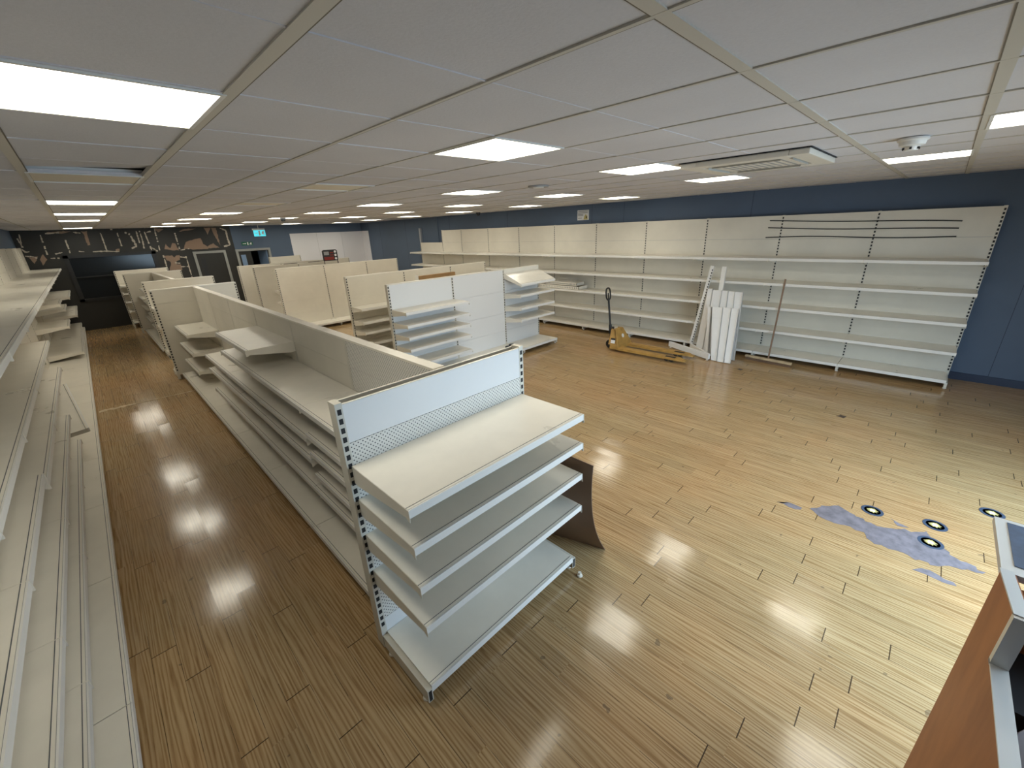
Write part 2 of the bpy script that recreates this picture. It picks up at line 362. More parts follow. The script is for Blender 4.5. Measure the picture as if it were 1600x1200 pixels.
# corridor beyond the open leaf
a = MB(); a.box(3.9, 5.3, YB + 2.6, YB + 2.7, 0, 2.6, 'charcoal'); a.box(3.8, 3.9, YB + T, YB + 2.7, 0, 2.6, 'charcoal'); a.box(5.3, 5.4, YB + T, YB + 2.7, 0, 2.6, 'charcoal'); a.box(3.8, 5.4, YB + T, YB + 2.7, 2.5, 2.6, 'charcoal'); struct(a.build('wall_corridor'))
a = MB(); a.hexa([(4.98, YB + 0.10, 0.02), (5.02, YB + 0.10, 0.02), (4.86, YB + 0.56, 0.02), (4.82, YB + 0.56, 0.02), (4.98, YB + 0.10, 1.98), (5.02, YB + 0.10, 1.98), (4.86, YB + 0.56, 1.98), (4.82, YB + 0.56, 1.98)], 'skyglass'); a.build('door_leaf', d2)
a = MB(); a.box(5.9, 7.9, YB - 0.012, YB, 0, 2.53, 'whiteboard'); a.box(7.905, XR - 0.001, YB - 0.012, YB, 0, 2.53, 'whiteboard'); a.box(6.9, 6.905, YB - 0.0135, YB - 0.012, 0, 2.53, 'greyprint')
single(a, 'wall_board', 'tall white boards fixed to the back wall in the far right corner', 'wall board', (6.9, YB, 0))
a = MB(); a.box(XR - 0.012, XR, 17.2, YB - 0.015, 0, 2.53, 'whiteboard')
single(a, 'wall_board', 'narrow white board at the far end of the right-hand blue wall', 'wall board', (XR, 17.5, 0))

# exit signs
a = MB(); a.box(4.22, 4.58, YB - 0.01, YB, 2.19, 2.31, 'green')
a.prism([(4.26, YB - 0.011, 2.24), (4.34, YB - 0.011, 2.24), (4.34, YB - 0.011, 2.22), (4.37, YB - 0.011, 2.25), (4.34, YB - 0.011, 2.28), (4.34, YB - 0.011, 2.26), (4.26, YB - 0.011, 2.26)], (0, -0.001, 0), 'whiteprint')
a.box(4.40, 4.44, YB - 0.012, YB - 0.011, 2.205, 2.295, 'whiteprint')
a.prism([(4.49, YB - 0.011, 2.20), (4.51, YB - 0.011, 2.235), (4.54, YB - 0.011, 2.205), (4.555, YB - 0.011, 2.215), (4.53, YB - 0.011, 2.25), (4.555, YB - 0.011, 2.27), (4.52, YB - 0.011, 2.285), (4.49, YB - 0.011, 2.262), (4.475, YB - 0.011, 2.21)], (0, -0.001, 0), 'whiteprint')
single(a, 'exit_sign', 'small green running man sign on the wall above the double door', 'sign', (4.4, YB, 2.19))
t = thing('exit_sign', 'lit cyan exit sign hanging from the ceiling before the double door', 'sign', (4.4, 16.0, 2.85))
a = MB(); a.box(4.20, 4.56, 15.98, 16.02, 2.66, 2.71, 'detector'); a.tube([(4.38, 16, 2.71), (4.38, 16, 2.85)], 0.008, 'detector'); a.build('bracket', t)
a = MB(); a.box(4.22, 4.56, 15.99, 16.01, 2.47, 2.66, 'cyan')
a.box(4.25, 4.33, 15.986, 15.99, 2.56, 2.575, 'whiteprint'); a.box(4.36, 4.41, 15.986, 15.99, 2.49, 2.64, 'whiteprint')
a.prism([(4.45, 15.99, 2.49), (4.48, 15.99, 2.55), (4.52, 15.99, 2.50), (4.54, 15.99, 2.51), (4.51, 15.99, 2.57), (4.54, 15.99, 2.61), (4.49, 15.99, 2.635), (4.45, 15.99, 2.59)], (0, -0.004, 0), 'whiteprint'); a.build('lit_panel', t)
# notice on the right wall
t = thing('wall_notice', 'square white printed notice on the blue wall above the right shelving', 'notice', (XR, 6.3, 2.5))
a = MB(); a.box(XR - 0.006, XR, 6.14, 6.47, 2.51, 2.735, 'whiteprint'); a.build('sheet', t)
a = MB()
for z, y0 in ((2.70, 6.17), (2.665, 6.17), (2.63, 6.30), (2.605, 6.30), (2.55, 6.33)): a.box(XR - 0.007, XR - 0.006, y0, 6.45, z, z + 0.014, 'greyprint')
a.prism([(XR - 0.006, 6.17, 2.52), (XR - 0.006, 6.29, 2.52), (XR - 0.006, 6.27, 2.59), (XR - 0.006, 6.23, 2.64), (XR - 0.006, 6.18, 2.60)], (-0.001, 0, 0), 'yprint')
a.box(XR - 0.008, XR - 0.006, 6.19, 6.22, 2.55, 2.59, 'dark'); a.build('print', t)
# conduits
for i, (y, z0) in enumerate(((12.24, 2.0), (17.15, 2.53), (13.28, 2.06))):
    a = MB(); r = 0.014 if i < 2 else 0.045
    if i < 2: a.tube([(XR - 0.02, y, z0 if i == 0 else 2.53), (XR - 0.02, y, ZC)], r, 'blue_wall', 8)
    else: a.box(XR - 0.07, XR, y - 0.045, y + 0.045, z0, 2.52, 'sheetmetal')
    single(a, 'conduit' if i < 2 else 'trunking', ['thin blue painted pipe running up the right wall behind the lowered shelving panel', 'thin pipe above the white boards near the far right corner', 'short grey trunking standing above the far end of the right shelving'][i], 'conduit', (XR, y, z0))

# ------------------------------------------------------------------ ceiling
LIT = {(0, 2), (-1, -1)}
x0g, y0g, P = -0.10, -0.02, 0.6
lights = []
for i, X in enumerate((-0.1, 1.7, 3.5, 5.3, 7.1)):
    for j, Y in enumerate((1.78, 4.18, 6.58, 8.98, 11.38, 13.78, 16.18)):
        if (i, j) == (4, 0): continue
        lit = (i, j) not in ((0, 1), (1, 1), (1, 2), (0, 5), (3, 5))
        if (i, j) == (0, 5): continue
        lights.append((X, Y, lit, i, j))
lights += [(5.3, -0.02, True, 3, -1), (3.5, -0.62, True, 2, -1)]
skip = {(round((X - x0g) / P), round((Y - y0g) / P)) for X, Y, *_ in lights}
a = MB(); g = MB(); s = MB()
nx0, nx1, ny0, ny1 = -2, 15, -5, 30
g.box(XL, XR, YF, YB, ZC + 0.06, ZC + 0.12, 'tgap')
for i in range(nx0, nx1):
    for j in range(ny0, ny1):
        if (i, j) in skip: continue
        xa = max(x0g + i * P, XL) + 0.004; xb = min(x0g + (i + 1) * P, XR) - 0.004
        ya = max(y0g + j * P, YF) + 0.003; yb = min(y0g + (j + 1) * P, YB) - 0.003
        if xb <= xa or yb <= ya: continue
        dz = random.uniform(0, 0.004)
        z = [ZC + dz] * 4
        if (i, j) == (0, 6): z[0] += 0.0; z[2] += 0.05; z[3] += 0.03     # tile that has slipped out of its tees
        a.hexa([(xa, ya, z[0]), (xb, ya, z[1]), (xb, yb, z[2]), (xa, yb, z[3])] + [(xa, ya, z[0] + 0.012), (xb, ya, z[1] + 0.012), (xb, yb, z[2] + 0.012), (xa, yb, z[3] + 0.012)], 'tile')
struct(a.build('ceiling')); 
gr = struct(g.build('ceiling'))
a = MB()
for i in range(nx0, nx1 + 1):
    x = x0g + i * P
    if XL < x < XR:
        wide = i in (0, 1)
        hw = 0.020 if wide else 0.008
        a.box(x - hw, x + hw, YF, YB, ZC - 0.003, ZC + 0.02, 'tbar')
        a.box(x + hw, x + hw + (0.005 if wide else 0.006), YF, YB, ZC - 0.0015, ZC + 0.01, 'tgap')  # brown strip paints a shadow line along one side of the tee
for j in range(ny0, ny1 + 1):
    y = y0g + j * P
    if YF < y < YB:
        wide = j in (0, 1)
        hw = 0.020 if wide else 0.006
        a.box(XL, XR, y - hw, y + hw, ZC - (0.0025 if wide else 0.0004), ZC + 0.02, 'tbar' if wide else 'tile')
        if wide: a.box(XL, XR, y + hw, y + hw + 0.004, ZC - 0.002, ZC + 0.01, 'tgap')  # painted shadow line beside the wide cross tees
struct(a.build('trim_1'))
col_word = ['first', 'second', 'third', 'fourth', 'fifth']
row_word = ['nearest the camera', 'second', 'third', 'fourth', 'fifth', 'sixth', 'last before the back wall']
special = {(0, 0): 'large lit square ceiling panel above the left aisle, cut by the left frame edge',
 (1, 0): 'lit square ceiling panel above the front of the central shelving',
 (2, 0): 'lit square ceiling panel directly left of the air conditioning cassette',
 (3, 0): 'lit square ceiling panel just behind the air conditioning cassette',
 (1, 1): 'dull unlit beige ceiling panel, the larger of two over the middle aisle',
 (1, 2): 'dull unlit beige ceiling panel, the farther of two over the middle aisle',
 (0, 1): 'dull unlit ceiling panel with a dark gap above the left aisle',
 (3, 5): 'unlit ceiling panel far back near the right wall',
 (3, -1): 'long thin looking lit ceiling panel beside the smoke detector',
 (2, -1): 'lit ceiling panel cut off by the right frame edge'}
lp = None
for X, Y, lit, i, j in lights:
    lab = special.get((i, j)) or 'lit square ceiling panel, %s row from the left wall, %s from the front' % (col_word[i], row_word[j] if j < 6 else 'last')
    t = thing('ceiling_light', lab, 'ceiling light', (X + 0.3, Y + 0.3, ZC), 'recessed ceiling light panels')
    b = MB()
    for q in ((0.008, 0.592, 0.008, 0.024), (0.008, 0.592, 0.576, 0.592), (0.008, 0.024, 0.024, 0.576), (0.576, 0.592, 0.024, 0.576)):
        b.box(X + q[0], X + q[1], Y + q[2], Y + q[3], ZC - 0.006, ZC + 0.04, 'detector')
    b.build('frame', t)
    b = MB(); b.box(X + 0.024, X + 0.576, Y + 0.024, Y + 0.576, ZC + 0.002, ZC + 0.01, 'lit' if lit else 'unlit'); b.build('diffuser', t)

# ceiling fittings
t = thing('air_conditioning_cassette', 'square cream air conditioning cassette in the ceiling beyond the detector', 'air conditioner', (4.25, 1.27, ZC))
cx, cy = 4.24, 1.26; hw = 0.46
b = MB()
for x0, x1, y0, y1 in ((-hw, hw, -hw, -0.33), (-hw, hw, 0.33, hw), (-hw, -0.33, -0.33, 0.33), (0.33, hw, -0.33, 0.33)):
    b.box(cx + x0, cx + x1, cy + y0, cy + y1, ZC - 0.045, ZC - 0.005, 'ac')
b.build('surround', t, bevel=0.006)
b = MB(); b.box(cx - 0.29, cx + 0.29, cy - 0.29, cy + 0.29, ZC - 0.04, ZC - 0.01, 'ac')
for k in range(9): b.box(cx - 0.25, cx + 0.25, cy - 0.24 + k * 0.055, cy - 0.225 + k * 0.055, ZC - 0.042, ZC - 0.04, 'greyprint')
b.build('intake_grille', t)
for k, (dx, dy) in enumerate(((0.31, 0), (-0.31, 0), (0, 0.31), (0, -0.31))):
    b = MB()
    if dx: b.hexa([(cx + dx - 0.012, cy - 0.25, ZC - 0.055), (cx + dx + 0.006, cy - 0.25, ZC - 0.02), (cx + dx + 0.006, cy + 0.25, ZC - 0.02), (cx + dx - 0.012, cy + 0.25, ZC - 0.055), (cx + dx - 0.008, cy - 0.25, ZC - 0.05), (cx + dx + 0.01, cy - 0.25, ZC - 0.015), (cx + dx + 0.01, cy + 0.25, ZC - 0.015), (cx + dx - 0.008, cy + 0.25, ZC - 0.05)], 'ac')
    else: b.hexa([(cx - 0.25, cy + dy - 0.012, ZC - 0.055), (cx + 0.25, cy + dy - 0.012, ZC - 0.055), (cx + 0.25, cy + dy + 0.006, ZC - 0.02), (cx - 0.25, cy + dy + 0.006, ZC - 0.02), (cx - 0.25, cy + dy - 0.008, ZC - 0.05), (cx + 0.25, cy + dy - 0.008, ZC - 0.05), (cx + 0.25, cy + dy + 0.01, ZC - 0.015), (cx - 0.25, cy + dy + 0.01, ZC - 0.015)], 'ac')
    b.build('louvre', t)
b = MB(); b.box(cx - hw - 0.01, cx + hw + 0.01, cy - hw - 0.01, cy + hw + 0.01, ZC - 0.006, ZC - 0.001, 'dark'); b.build('shadow_gap', t)
t = thing('smoke_detector', 'white domed smoke detector on the ceiling at the upper right', 'smoke detector', (4.06, 0.29, ZC))
b = MB(); b.lathe((4.06, 0.29, ZC - 0.022), [(0.0, 0.02), (0.078, 0.02), (0.082, 0.008), (0.075, 0.0), (0.0, 0.0)][::-1], 'detector'); b.build('base', t, smooth=True)
b = MB(); b.lathe((4.06, 0.29, ZC - 0.075), [(0.0, 0.0), (0.035, 0.0), (0.04, 0.01), (0.042, 0.022), (0.066, 0.03), (0.070, 0.053), (0.0, 0.053)], 'detector')
for k in range(6):
    an = k * math.pi / 3; b.box(4.06 + 0.043 * math.cos(an) - 0.006, 4.06 + 0.043 * math.cos(an) + 0.006, 0.29 + 0.043 * math.sin(an) - 0.006, 0.29 + 0.043 * math.sin(an) + 0.006, ZC - 0.070, ZC - 0.058, 'dark')
b.build('sensing_dome', t, smooth=True)
t = thing('ceiling_vent', 'round grey ring vent in the ceiling between two lit panels', 'vent', (4.0, 3.5, ZC))
b = MB(); b.lathe((4.0, 3.5, ZC - 0.02), [(0.085, 0.02), (0.125, 0.018), (0.118, 0.0), (0.092, 0.003)], 'greyprint'); b.build('ring', t, smooth=True)
b = MB(); b.lathe((4.0, 3.5, ZC - 0.03), [(0.0, 0.0), (0.06, 0.004), (0.068, 0.018), (0.0, 0.02)], 'detector'); b.build('disc', t, smooth=True)
for x, y, lab in ((8.35, 9.6, 'small black dome camera on the ceiling by the right wall'), (3.77, 11.6, 'small black camera on the ceiling before a lit panel')):
    t = thing('dome_camera', lab, 'security camera', (x, y, ZC))
    b = MB(); b.lathe((x, y, ZC - 0.03), [(0, 0), (0.062, 0), (0.066, 0.03), (0, 0.03)], 'black'); b.build('mount', t, smooth=True)
    b = MB(); b.lathe((x, y, ZC - 0.085), [(0, 0), (0.03, 0.006), (0.05, 0.025), (0.056, 0.056), (0, 0.056)], 'darkglass'); b.build('dome', t, smooth=True)

# ------------------------------------------------------------------ shelving system
class Run:
    """local frame: s along the run, d out from the panel face, z up"""
    def __init__(self, name, label, cat, origin, u, n, group=None):
        self.o = Vector((*origin, 0)); self.u = Vector((*u, 0)); self.n = Vector((*n, 0))
        self.t = thing(name, label, cat, (origin[0], origin[1], 0), group)
        self.perfm = 'perf_x' if abs(u[0]) > 0.5 else 'perf_y'
    def p(self, s, d, z): return self.o + self.u * s + self.n * d + Vector((0, 0, z))
    def b(self, mb, s0, s1, d0, d1, z0, z1, mt):
        P = self.p
        mb.hexa([P(s0, d0, z0), P(s1, d0, z0), P(s1, d1, z0), P(s0, d1, z0), P(s0, d0, z1), P(s1, d0, z1), P(s1, d1, z1), P(s0, d1, z1)], mt)
    def post(self, s, H, double=True, th=0.07, slots=True, z0=0.02, back_slots=False, w=0.018, cap=False):
        mb = MB(); self.b(mb, s - w, s + w, -th if double else -th, 0.002, z0, H, 'post')
        if slots:
            k = int((H - 0.15) / 0.05)
            for i in range(k):
                z = H - 0.045 - i * 0.05
                self.b(mb, s - 0.010, s + 0.010, 0.002, 0.0026, z - 0.0145, z + 0.0145, 'dark')
        if cap: self.b(mb, s - w - 0.003, s + w + 0.003, -th - 0.003, 0.004, H - 0.012, H + 0.006, 'post')
        mb.build('upright', self.t)
    def panel(self, s0, s1, H, cuts, mats=None, d=0.0, th=0.010, z0=0.10):
        mb = MB(); zs = [H] + list(cuts) + [z0]
        for i in range(len(zs) - 1):
            mt = (mats[i] if mats else 'panel')
            self.b(mb, s0 + 0.0185, s1 - 0.0185, d - th, d, zs[i + 1] + 0.0012, zs[i] - 0.0012, mt)
        return mb.build('back_panel', self.t)
    def cap(self, s0, s1, H, d0=-0.075, d1=0.004):
        mb = MB(); self.b(mb, s0, s1, d0, d1, H - 0.012, H + 0.004, 'shelf'); mb.build('top_cap', self.t)
    def shelf(self, s0, s1, z, D, d0=0.0, sign=1, detail=True, lip=0.042, name='shelf', tilt=0.0, brackets=True):
        e = 0.003
        def q(s, d, zz):   # d measured outward from the face the shelf hangs on
            zz = zz - tilt * d
            return self.p(s, d0 + sign * d, zz)
        def bx(mb, a0, a1, c0, c1, z0, z1, mt):
            v = [q(a0, c0, z0), q(a1, c0, z0), q(a1, c1, z0), q(a0, c1, z0), q(a0, c0, z1), q(a1, c0, z1), q(a1, c1, z1), q(a0, c1, z1)]
            mb.hexa(v, mt)
        mb = MB(); bx(mb, s0 + e, s1 - e, 0.002, D, z - 0.024, z, 'shelf')
        bx(mb, s0 + e, s1 - e, D - 0.012, D, z - lip, z - 0.0241, 'shelf')
        if detail: bx(mb, s0 + e, s1 - e, D - 0.016, D - 0.0125, z, z + 0.0006, 'gap')
        sh = mb.build(name, self.t)
        if detail:
            mb = MB(); bx(mb, s0 + e, s1 - e, D + 0.0015, D + 0.009, z - lip, z - 0.001, 'rail')
            bx(mb, s0 + e, s1 - e, D + 0.0002, D + 0.0014, z - 0.012, z - 0.002, 'gap')
            mb.build('price_rail', sh)
        if brackets:
            for a0 in (s0 + 0.0006, s1 - 0.0026):
                mb = MB(); pts = [q(a0, 0.0, z - 0.001), q(a0, 0.0, z - 0.10), q(a0, 0.04, z - 0.105), q(a0, D - 0.02, z - lip - 0.006), q(a0, D + 0.002, z - lip - 0.018), q(a0, D + 0.013, z - lip - 0.018), q(a0, D + 0.011, z - 0.001)]
                mb.prism(pts, self.u * 0.002, 'shelf'); mb.build('bracket', sh)
        return sh
    def leg(self, s, D, d0=0.0, sign=1, z=0.10, ends=False):
        mb = MB(); a0, a1 = d0, d0 + sign * D
        self.b(mb, s - 0.015, s + 0.015, min(a0, a1), max(a0, a1), 0.028, z, 'post')
        if ends: self.b(mb, s - 0.009, s + 0.009, a1, a1 + sign * 0.002, 0.035, z - 0.008, 'dark')
        lg = mb.build('base_leg', self.t)
        for dd in (0.06, D - 0.05):
            mb = MB(); c = self.p(s, d0 + sign * dd, 0.0); mb.lathe((c.x, c.y, 0.0), [(0.018, 0.0), (0.022, 0.004), (0.020, 0.014), (0.009, 0.018), (0.009, 0.03)], 'foot', 12); mb.build('foot', lg, smooth=True)
    def deck(self, s0, s1, D, z=0.13, d0=0.0, sign=1, detail=True):
        return self.shelf(s0, s1, z, D, d0, sign, detail, lip=0.045, name='base_deck', brackets=False)

GRP = 'gondola shelving runs'
# --- near end unit
E1 = Run('end_display_unit', 'cream end shelving unit with perforated back, nearest the camera', 'shelving', (0.675, 1.885), (1, 0), (0, -1), 'shelving units')
Hn = 1.635
for s in (0.0, 1.27): E1.post(s, Hn + 0.012, th=0.075)
E1.panel(0, 1.27, Hn, (1.425, 0.235), ('white_panel', 'perf_x', 'white_panel'), d=0.0)
mb = MB(); E1.b(mb, 0.0185, 1.2515, -0.075, -0.065, 0.1, Hn, 'panel'); mb.build('rear_panel', E1.t)
mb = MB(); E1.b(mb, 0.0185, 1.2515, -0.0645, -0.0105, Hn - 0.16, Hn - 0.14, 'steel'); E1.b(mb, 0.0185, 1.2515, -0.014, 0.001, Hn, Hn + 0.003, 'shelf'); E1.b(mb, 0.0185, 1.2515, -0.076, -0.064, Hn, Hn + 0.003, 'shelf'); mb.build('cross_rail', E1.t)
for z in (1.30, 1.098, 0.868, 0.618): E1.shelf(0.004, 1.266, z, 0.525)
E1.deck(0.012, 1.258, 0.465)
for s in (0.0, 1.27): E1.leg(s, 0.475, ends=True, z=0.115)

# --- long central run, left side
G1 = Run('gondola_shelving', 'long cream shelving run down the middle, joined to the nearest end unit', 'shelving', (1.30, 1.984), (0, 1), (-1, 0), 'shelving units')
ps = [0.0, 1.225, 2.485, 3.745, 5.005, 6.265, 7.475]
for s in ps: G1.post(s, 1.63, slots=False)
bm = [('perf_y', 'perf_y', 'panel')] + [('panel',) * 3] * 5
for k in range(6):
    G1.panel(ps[k], ps[k + 1], 1.625, (1.40, 1.20), bm[k])
    mb = MB(); G1.b(mb, ps[k] + 0.0185, ps[k + 1] - 0.0185, -0.07, -0.06, 0.1, 1.62, 'panel'); mb.build('rear_panel', G1.t)
    G1.cap(ps[k] + 0.001, ps[k + 1] - 0.001, 1.632)
    G1.deck(ps[k], ps[k + 1], 0.54)
    G1.deck(ps[k], ps[k + 1], 0.54, d0=-0.07, sign=-1, detail=False)
for s in ps[1:-1]: G1.leg(s, 0.53); 
spec = {0: (1.19, 0.965, 0.80, 0.60, 0.415), 1: (1.19, 0.915, 0.72, 0.415), 2: (1.405, 1.19, 0.915, 0.72, 0.415), 3: (0.915, 0.72, 0.415), 5: (1.00, 0.69, 0.38)}
for k, zs in spec.items():
    for z in zs: G1.shelf(ps[k], ps[k + 1], z + (0.004 if z > 1 else 0.0), 0.43)

# --- far end unit of the central run
E2 = Run('end_display_unit', 'cream end unit closing the far end of the long central run', 'shelving', (0.70, 9.50), (1, 0), (0, -1), 'shelving units')
for s in (0.0, 1.27): E2.post(s, 1.64)
E2.panel(0, 1.27, 1.635, (1.40, 1.10), ('panel',) * 3); E2.cap(0, 1.27, 1.64)
mb = MB(); E2.b(mb, 0.0185, 1.2515, -0.075, -0.065, 0.1, 1.62, 'white_panel'); mb.build('rear_panel', E2.t)
for z in (1.22, 0.98, 0.72, 0.45): E2.shelf(0, 1.27, z, 0.45, d0=-0.075, sign=-1)
E2.deck(0, 1.27, 0.5, d0=-0.075, sign=-1)
for s in (0.0, 1.27): E2.leg(s, 0.5, d0=-0.075, sign=-1)

# --- second run behind, down the left aisle
E3 = Run('end_display_unit', 'bare cream end panel facing the central run across the cross aisle', 'shelving', (0.80, 11.93), (1, 0), (0, -1), 'shelving units')
for s in (0.0, 1.27): E3.post(s, 1.63)
E3.panel(0, 1.27, 1.625, (1.3, 0.9), ('panel',) * 3); E3.cap(0, 1.27, 1.63)
mb = MB(); E3.b(mb, 0.0185, 1.2515, -0.075, -0.065, 0.1, 1.62, 'panel'); mb.build('rear_panel', E3.t)
for z in (1.10, 0.70): E3.shelf(0, 1.27, z, 0.42)
E3.deck(0, 1.27, 0.5)
for s in (0.0, 1.27): E3.leg(s, 0.5, ends=True)
G2 = Run('gondola_shelving', 'farther cream shelving run on the left aisle with uneven shelves', 'shelving', (1.30, 12.03), (0, 1), (-1, 0), 'shelving units')
p2 = [0.0, 1.15, 2.3, 3.445]
for s in p2: G2.post(s, 1.63, slots=False)
for k in range(3):
    G2.panel(p2[k], p2[k + 1], 1.625, (1.4, 1.1)); G2.cap(p2[k], p2[k + 1], 1.632); G2.deck(p2[k], p2[k + 1], 0.54)
    mb = MB(); G2.b(mb, p2[k] + 0.0185, p2[k + 1] - 0.0185, -0.07, -0.06, 0.1, 1.62, 'panel'); mb.build('rear_panel', G2.t)
for s in p2[1:-1]: G2.leg(s, 0.53)
for k, zs in {0: (1.28, 0.95, 0.72, 0.42), 1: (1.33, 1.02, 0.72, 0.42), 2: (1.05, 0.80, 0.50)}.items():
    for z in zs: G2.shelf(p2[k], p2[k + 1], z, 0.43)
E4 = Run('end_display_unit', 'cream end panel closing the farther run, before the dark hatch', 'shelving', (0.705, 15.50), (1, 0), (0, -1), 'shelving units')
for s in (0.0, 1.26): E4.post(s, 1.64)
E4.panel(0, 1.26, 1.635, (1.3, 0.9), ('panel',) * 3); E4.cap(0, 1.26, 1.64)
for s in (0.0, 1.26): E4.leg(s, 0.3, d0=-0.075, sign=-1)
E5 = Run('end_display_unit', 'last cream shelving unit on the left, standing against the dark wall', 'shelving', (0.62, 17.30), (1, 0), (0, -1), 'shelving units')
for s in (0.0, 1.25): E5.post(s, 1.66)
E5.panel(0, 1.25, 1.655, (1.3, 0.9), ('panel',) * 3); E5.cap(0, 1.25, 1.66)
for z in (1.26, 1.04, 0.80, 0.52): E5.shelf(0, 1.25, z, 0.5)
E5.deck(0, 1.25, 0.52, z=0.2)
for s in (0.0, 1.25): E5.leg(s, 0.5)

# --- cross gondolas on the right of the central run
def cross(label, x, y, H, xs, decks=True, cuts=(1.22, 0.78, 0.42), back_shelves=(), bare=False, capd=True, matp=None, dd=0.53, backdeck=True):
    r = Run('gondola_shelving', label, 'shelving', (x, y), (1, 0), (0, -1), 'shelving units')
    for s in xs: r.post(s, H)
    for k in range(len(xs) - 1):
        r.panel(xs[k], xs[k + 1], H - 0.005, cuts, (matp or 'panel',) * (len(cuts) + 1))
        mb = MB(); r.b(mb, xs[k] + 0.0185, xs[k + 1] - 0.0185, -0.07, -0.06, 0.1, H - 0.01, 'panel'); mb.build('rear_panel', r.t)
        if capd: r.cap(xs[k], xs[k + 1], H)
        r.deck(xs[k], xs[k + 1], dd)
        r.deck(xs[k], xs[k + 1], dd, d0=-0.07, sign=-1, detail=False) if backdeck else None
        for z in back_shelves: r.shelf(xs[k], xs[k + 1], z, 0.4, d0=-0.07, sign=-1)
    for s in xs: r.leg(s, dd - 0.01)
    return r
GA = cross('white shelving run with five short shelves and one sloping top shelf', 3.29, 6.05, 1.64, (0, 1.26, 2.53, 3.56), matp='white_panel')
for z in (1.245, 1.04, 0.85, 0.655, 0.385): GA.shelf(0, 1.26, z, 0.43)
GA.shelf(2.53, 3.56, 1.575, 0.47, tilt=0.40)
mb = MB(); GA.b(mb, 2.53, 3.56, 0.0, 0.02, 1.565, 1.645, 'shelf'); mb.build('shelf_back_lip', GA.t)
for z in (1.17, 0.92, 0.69): GA.shelf(2.53, 3.56, z, 0.45)
GB = cross('cream shelving run just behind the white one, its plain tops showing', 3.49, 7.98, 1.645, (0, 1.26, 2.49, 3.56))
for z in (1.07, 0.81, 0.61, 0.38): GB.shelf(0, 1.26, z, 0.42)
GC = cross('cream shelving run with bare panels and an empty base deck', 3.51, 12.2, 1.645, (0, 1.25, 2.52, 3.56), back_shelves=(1.06, 0.75))
GD = cross('cream shelving run showing behind the bare-panelled run, slotted left post', 3.46, 14.0, 1.635, (0, 1.25, 2.5), backdeck=False)
GE = cross('long cream shelving run, the farthest of the cross aisle rows', 3.33, 15.1, 1.635, (0, 1.22, 2.42, 3.5))
# low wall unit against the back wall
r = Run('wall_shelving', 'cream shelving unit standing against the back wall below the white boards', 'shelving', (5.0, 17.76), (1, 0), (0, -1), 'shelving units')
for s in (0, 1.1): r.post(s, 1.74)
r.panel(0, 1.1, 1.735, (1.3, 0.9)); r.deck(0, 1.1, 0.4)
for z in (1.3, 0.9): r.shelf(0, 1.1, z, 0.35)
for s in (0, 1.1): r.leg(s, 0.38)

# --- long fixture along the right wall
RW = Run('wall_shelving', 'very long tall cream shelving fixture along the blue right wall', 'shelving', (8.64, -0.475), (0, 1), (-1, 0), 'shelving units')
pr_ = [round(1.2535 * k, 4) for k in range(10)] + [12.30]
for k, s in enumerate(pr_): RW.post(s, 2.425, th=0.06)
for k in range(10):
    RW.panel(pr_[k], pr_[k + 1], 2.42, (2.04, 1.70, 1.25, 0.85, 0.45))
for s0, s1 in [(pr_[k], pr_[k + 1]) for k in range(10)] + [(12.30, 13.6)]:
    RW.deck(s0, s1, 0.47, z=0.135)
    for z in (1.755, 1.35, 0.945, 0.54): RW.shelf(s0, s1, z, 0.465)
RW.post(13.6, 2.05, th=0.06); RW.panel(12.30, 13.6, 2.045, (1.70, 1.25, 0.85, 0.45))
for s in pr_ + [13.6]: RW.leg(s, 0.47)

# --- long fixture along the left wall
LW = Run('wall_shelving', 'long cream wall shelving at the left edge, close to the camera', 'shelving', (-1.045, -0.03), (0, 1), (1, 0), 'shelving units')
pl = [round(1.27 * k, 4) for k in range(15)]
for s in pl: LW.post(min(s, 17.79), 2.415, th=0.055)
for k in range(14):
    s0, s1 = pl[k], min(pl[k + 1], 17.79)
    LW.panel(s0, s1, 2.41, (2.0, 1.6, 1.1, 0.6))
    LW.deck(s0, s1, 0.58)
    LW.shelf(s0, s1, 1.835, 0.59)
for s in pl: LW.leg(min(s, 17.78), 0.57)
lsp = {0: (0.40, 0.70, 1.045, 1.33), 1: (0.40, 0.70, 1.045, 1.33), 2: (0.40, 0.70, 1.045, 1.33), 3: (0.40, 0.70, 0.985, 1.33), 4: (0.40, 0.70, 0.985, 1.33), 5: (0.985, 1.33),
       10: (1.30, 0.84, 0.27), 11: (1.07, 0.27), 12: (1.22, 0.77, 0.27), 13: (1.22, 0.77, 0.27)}
for k, zs in lsp.items():
    for z in zs: LW.shelf(pl[k], min(pl[k + 1], 17.79), z, {1.22: 0.59, 0.77: 0.6, 0.27: 0.55}.get(z, 0.49))

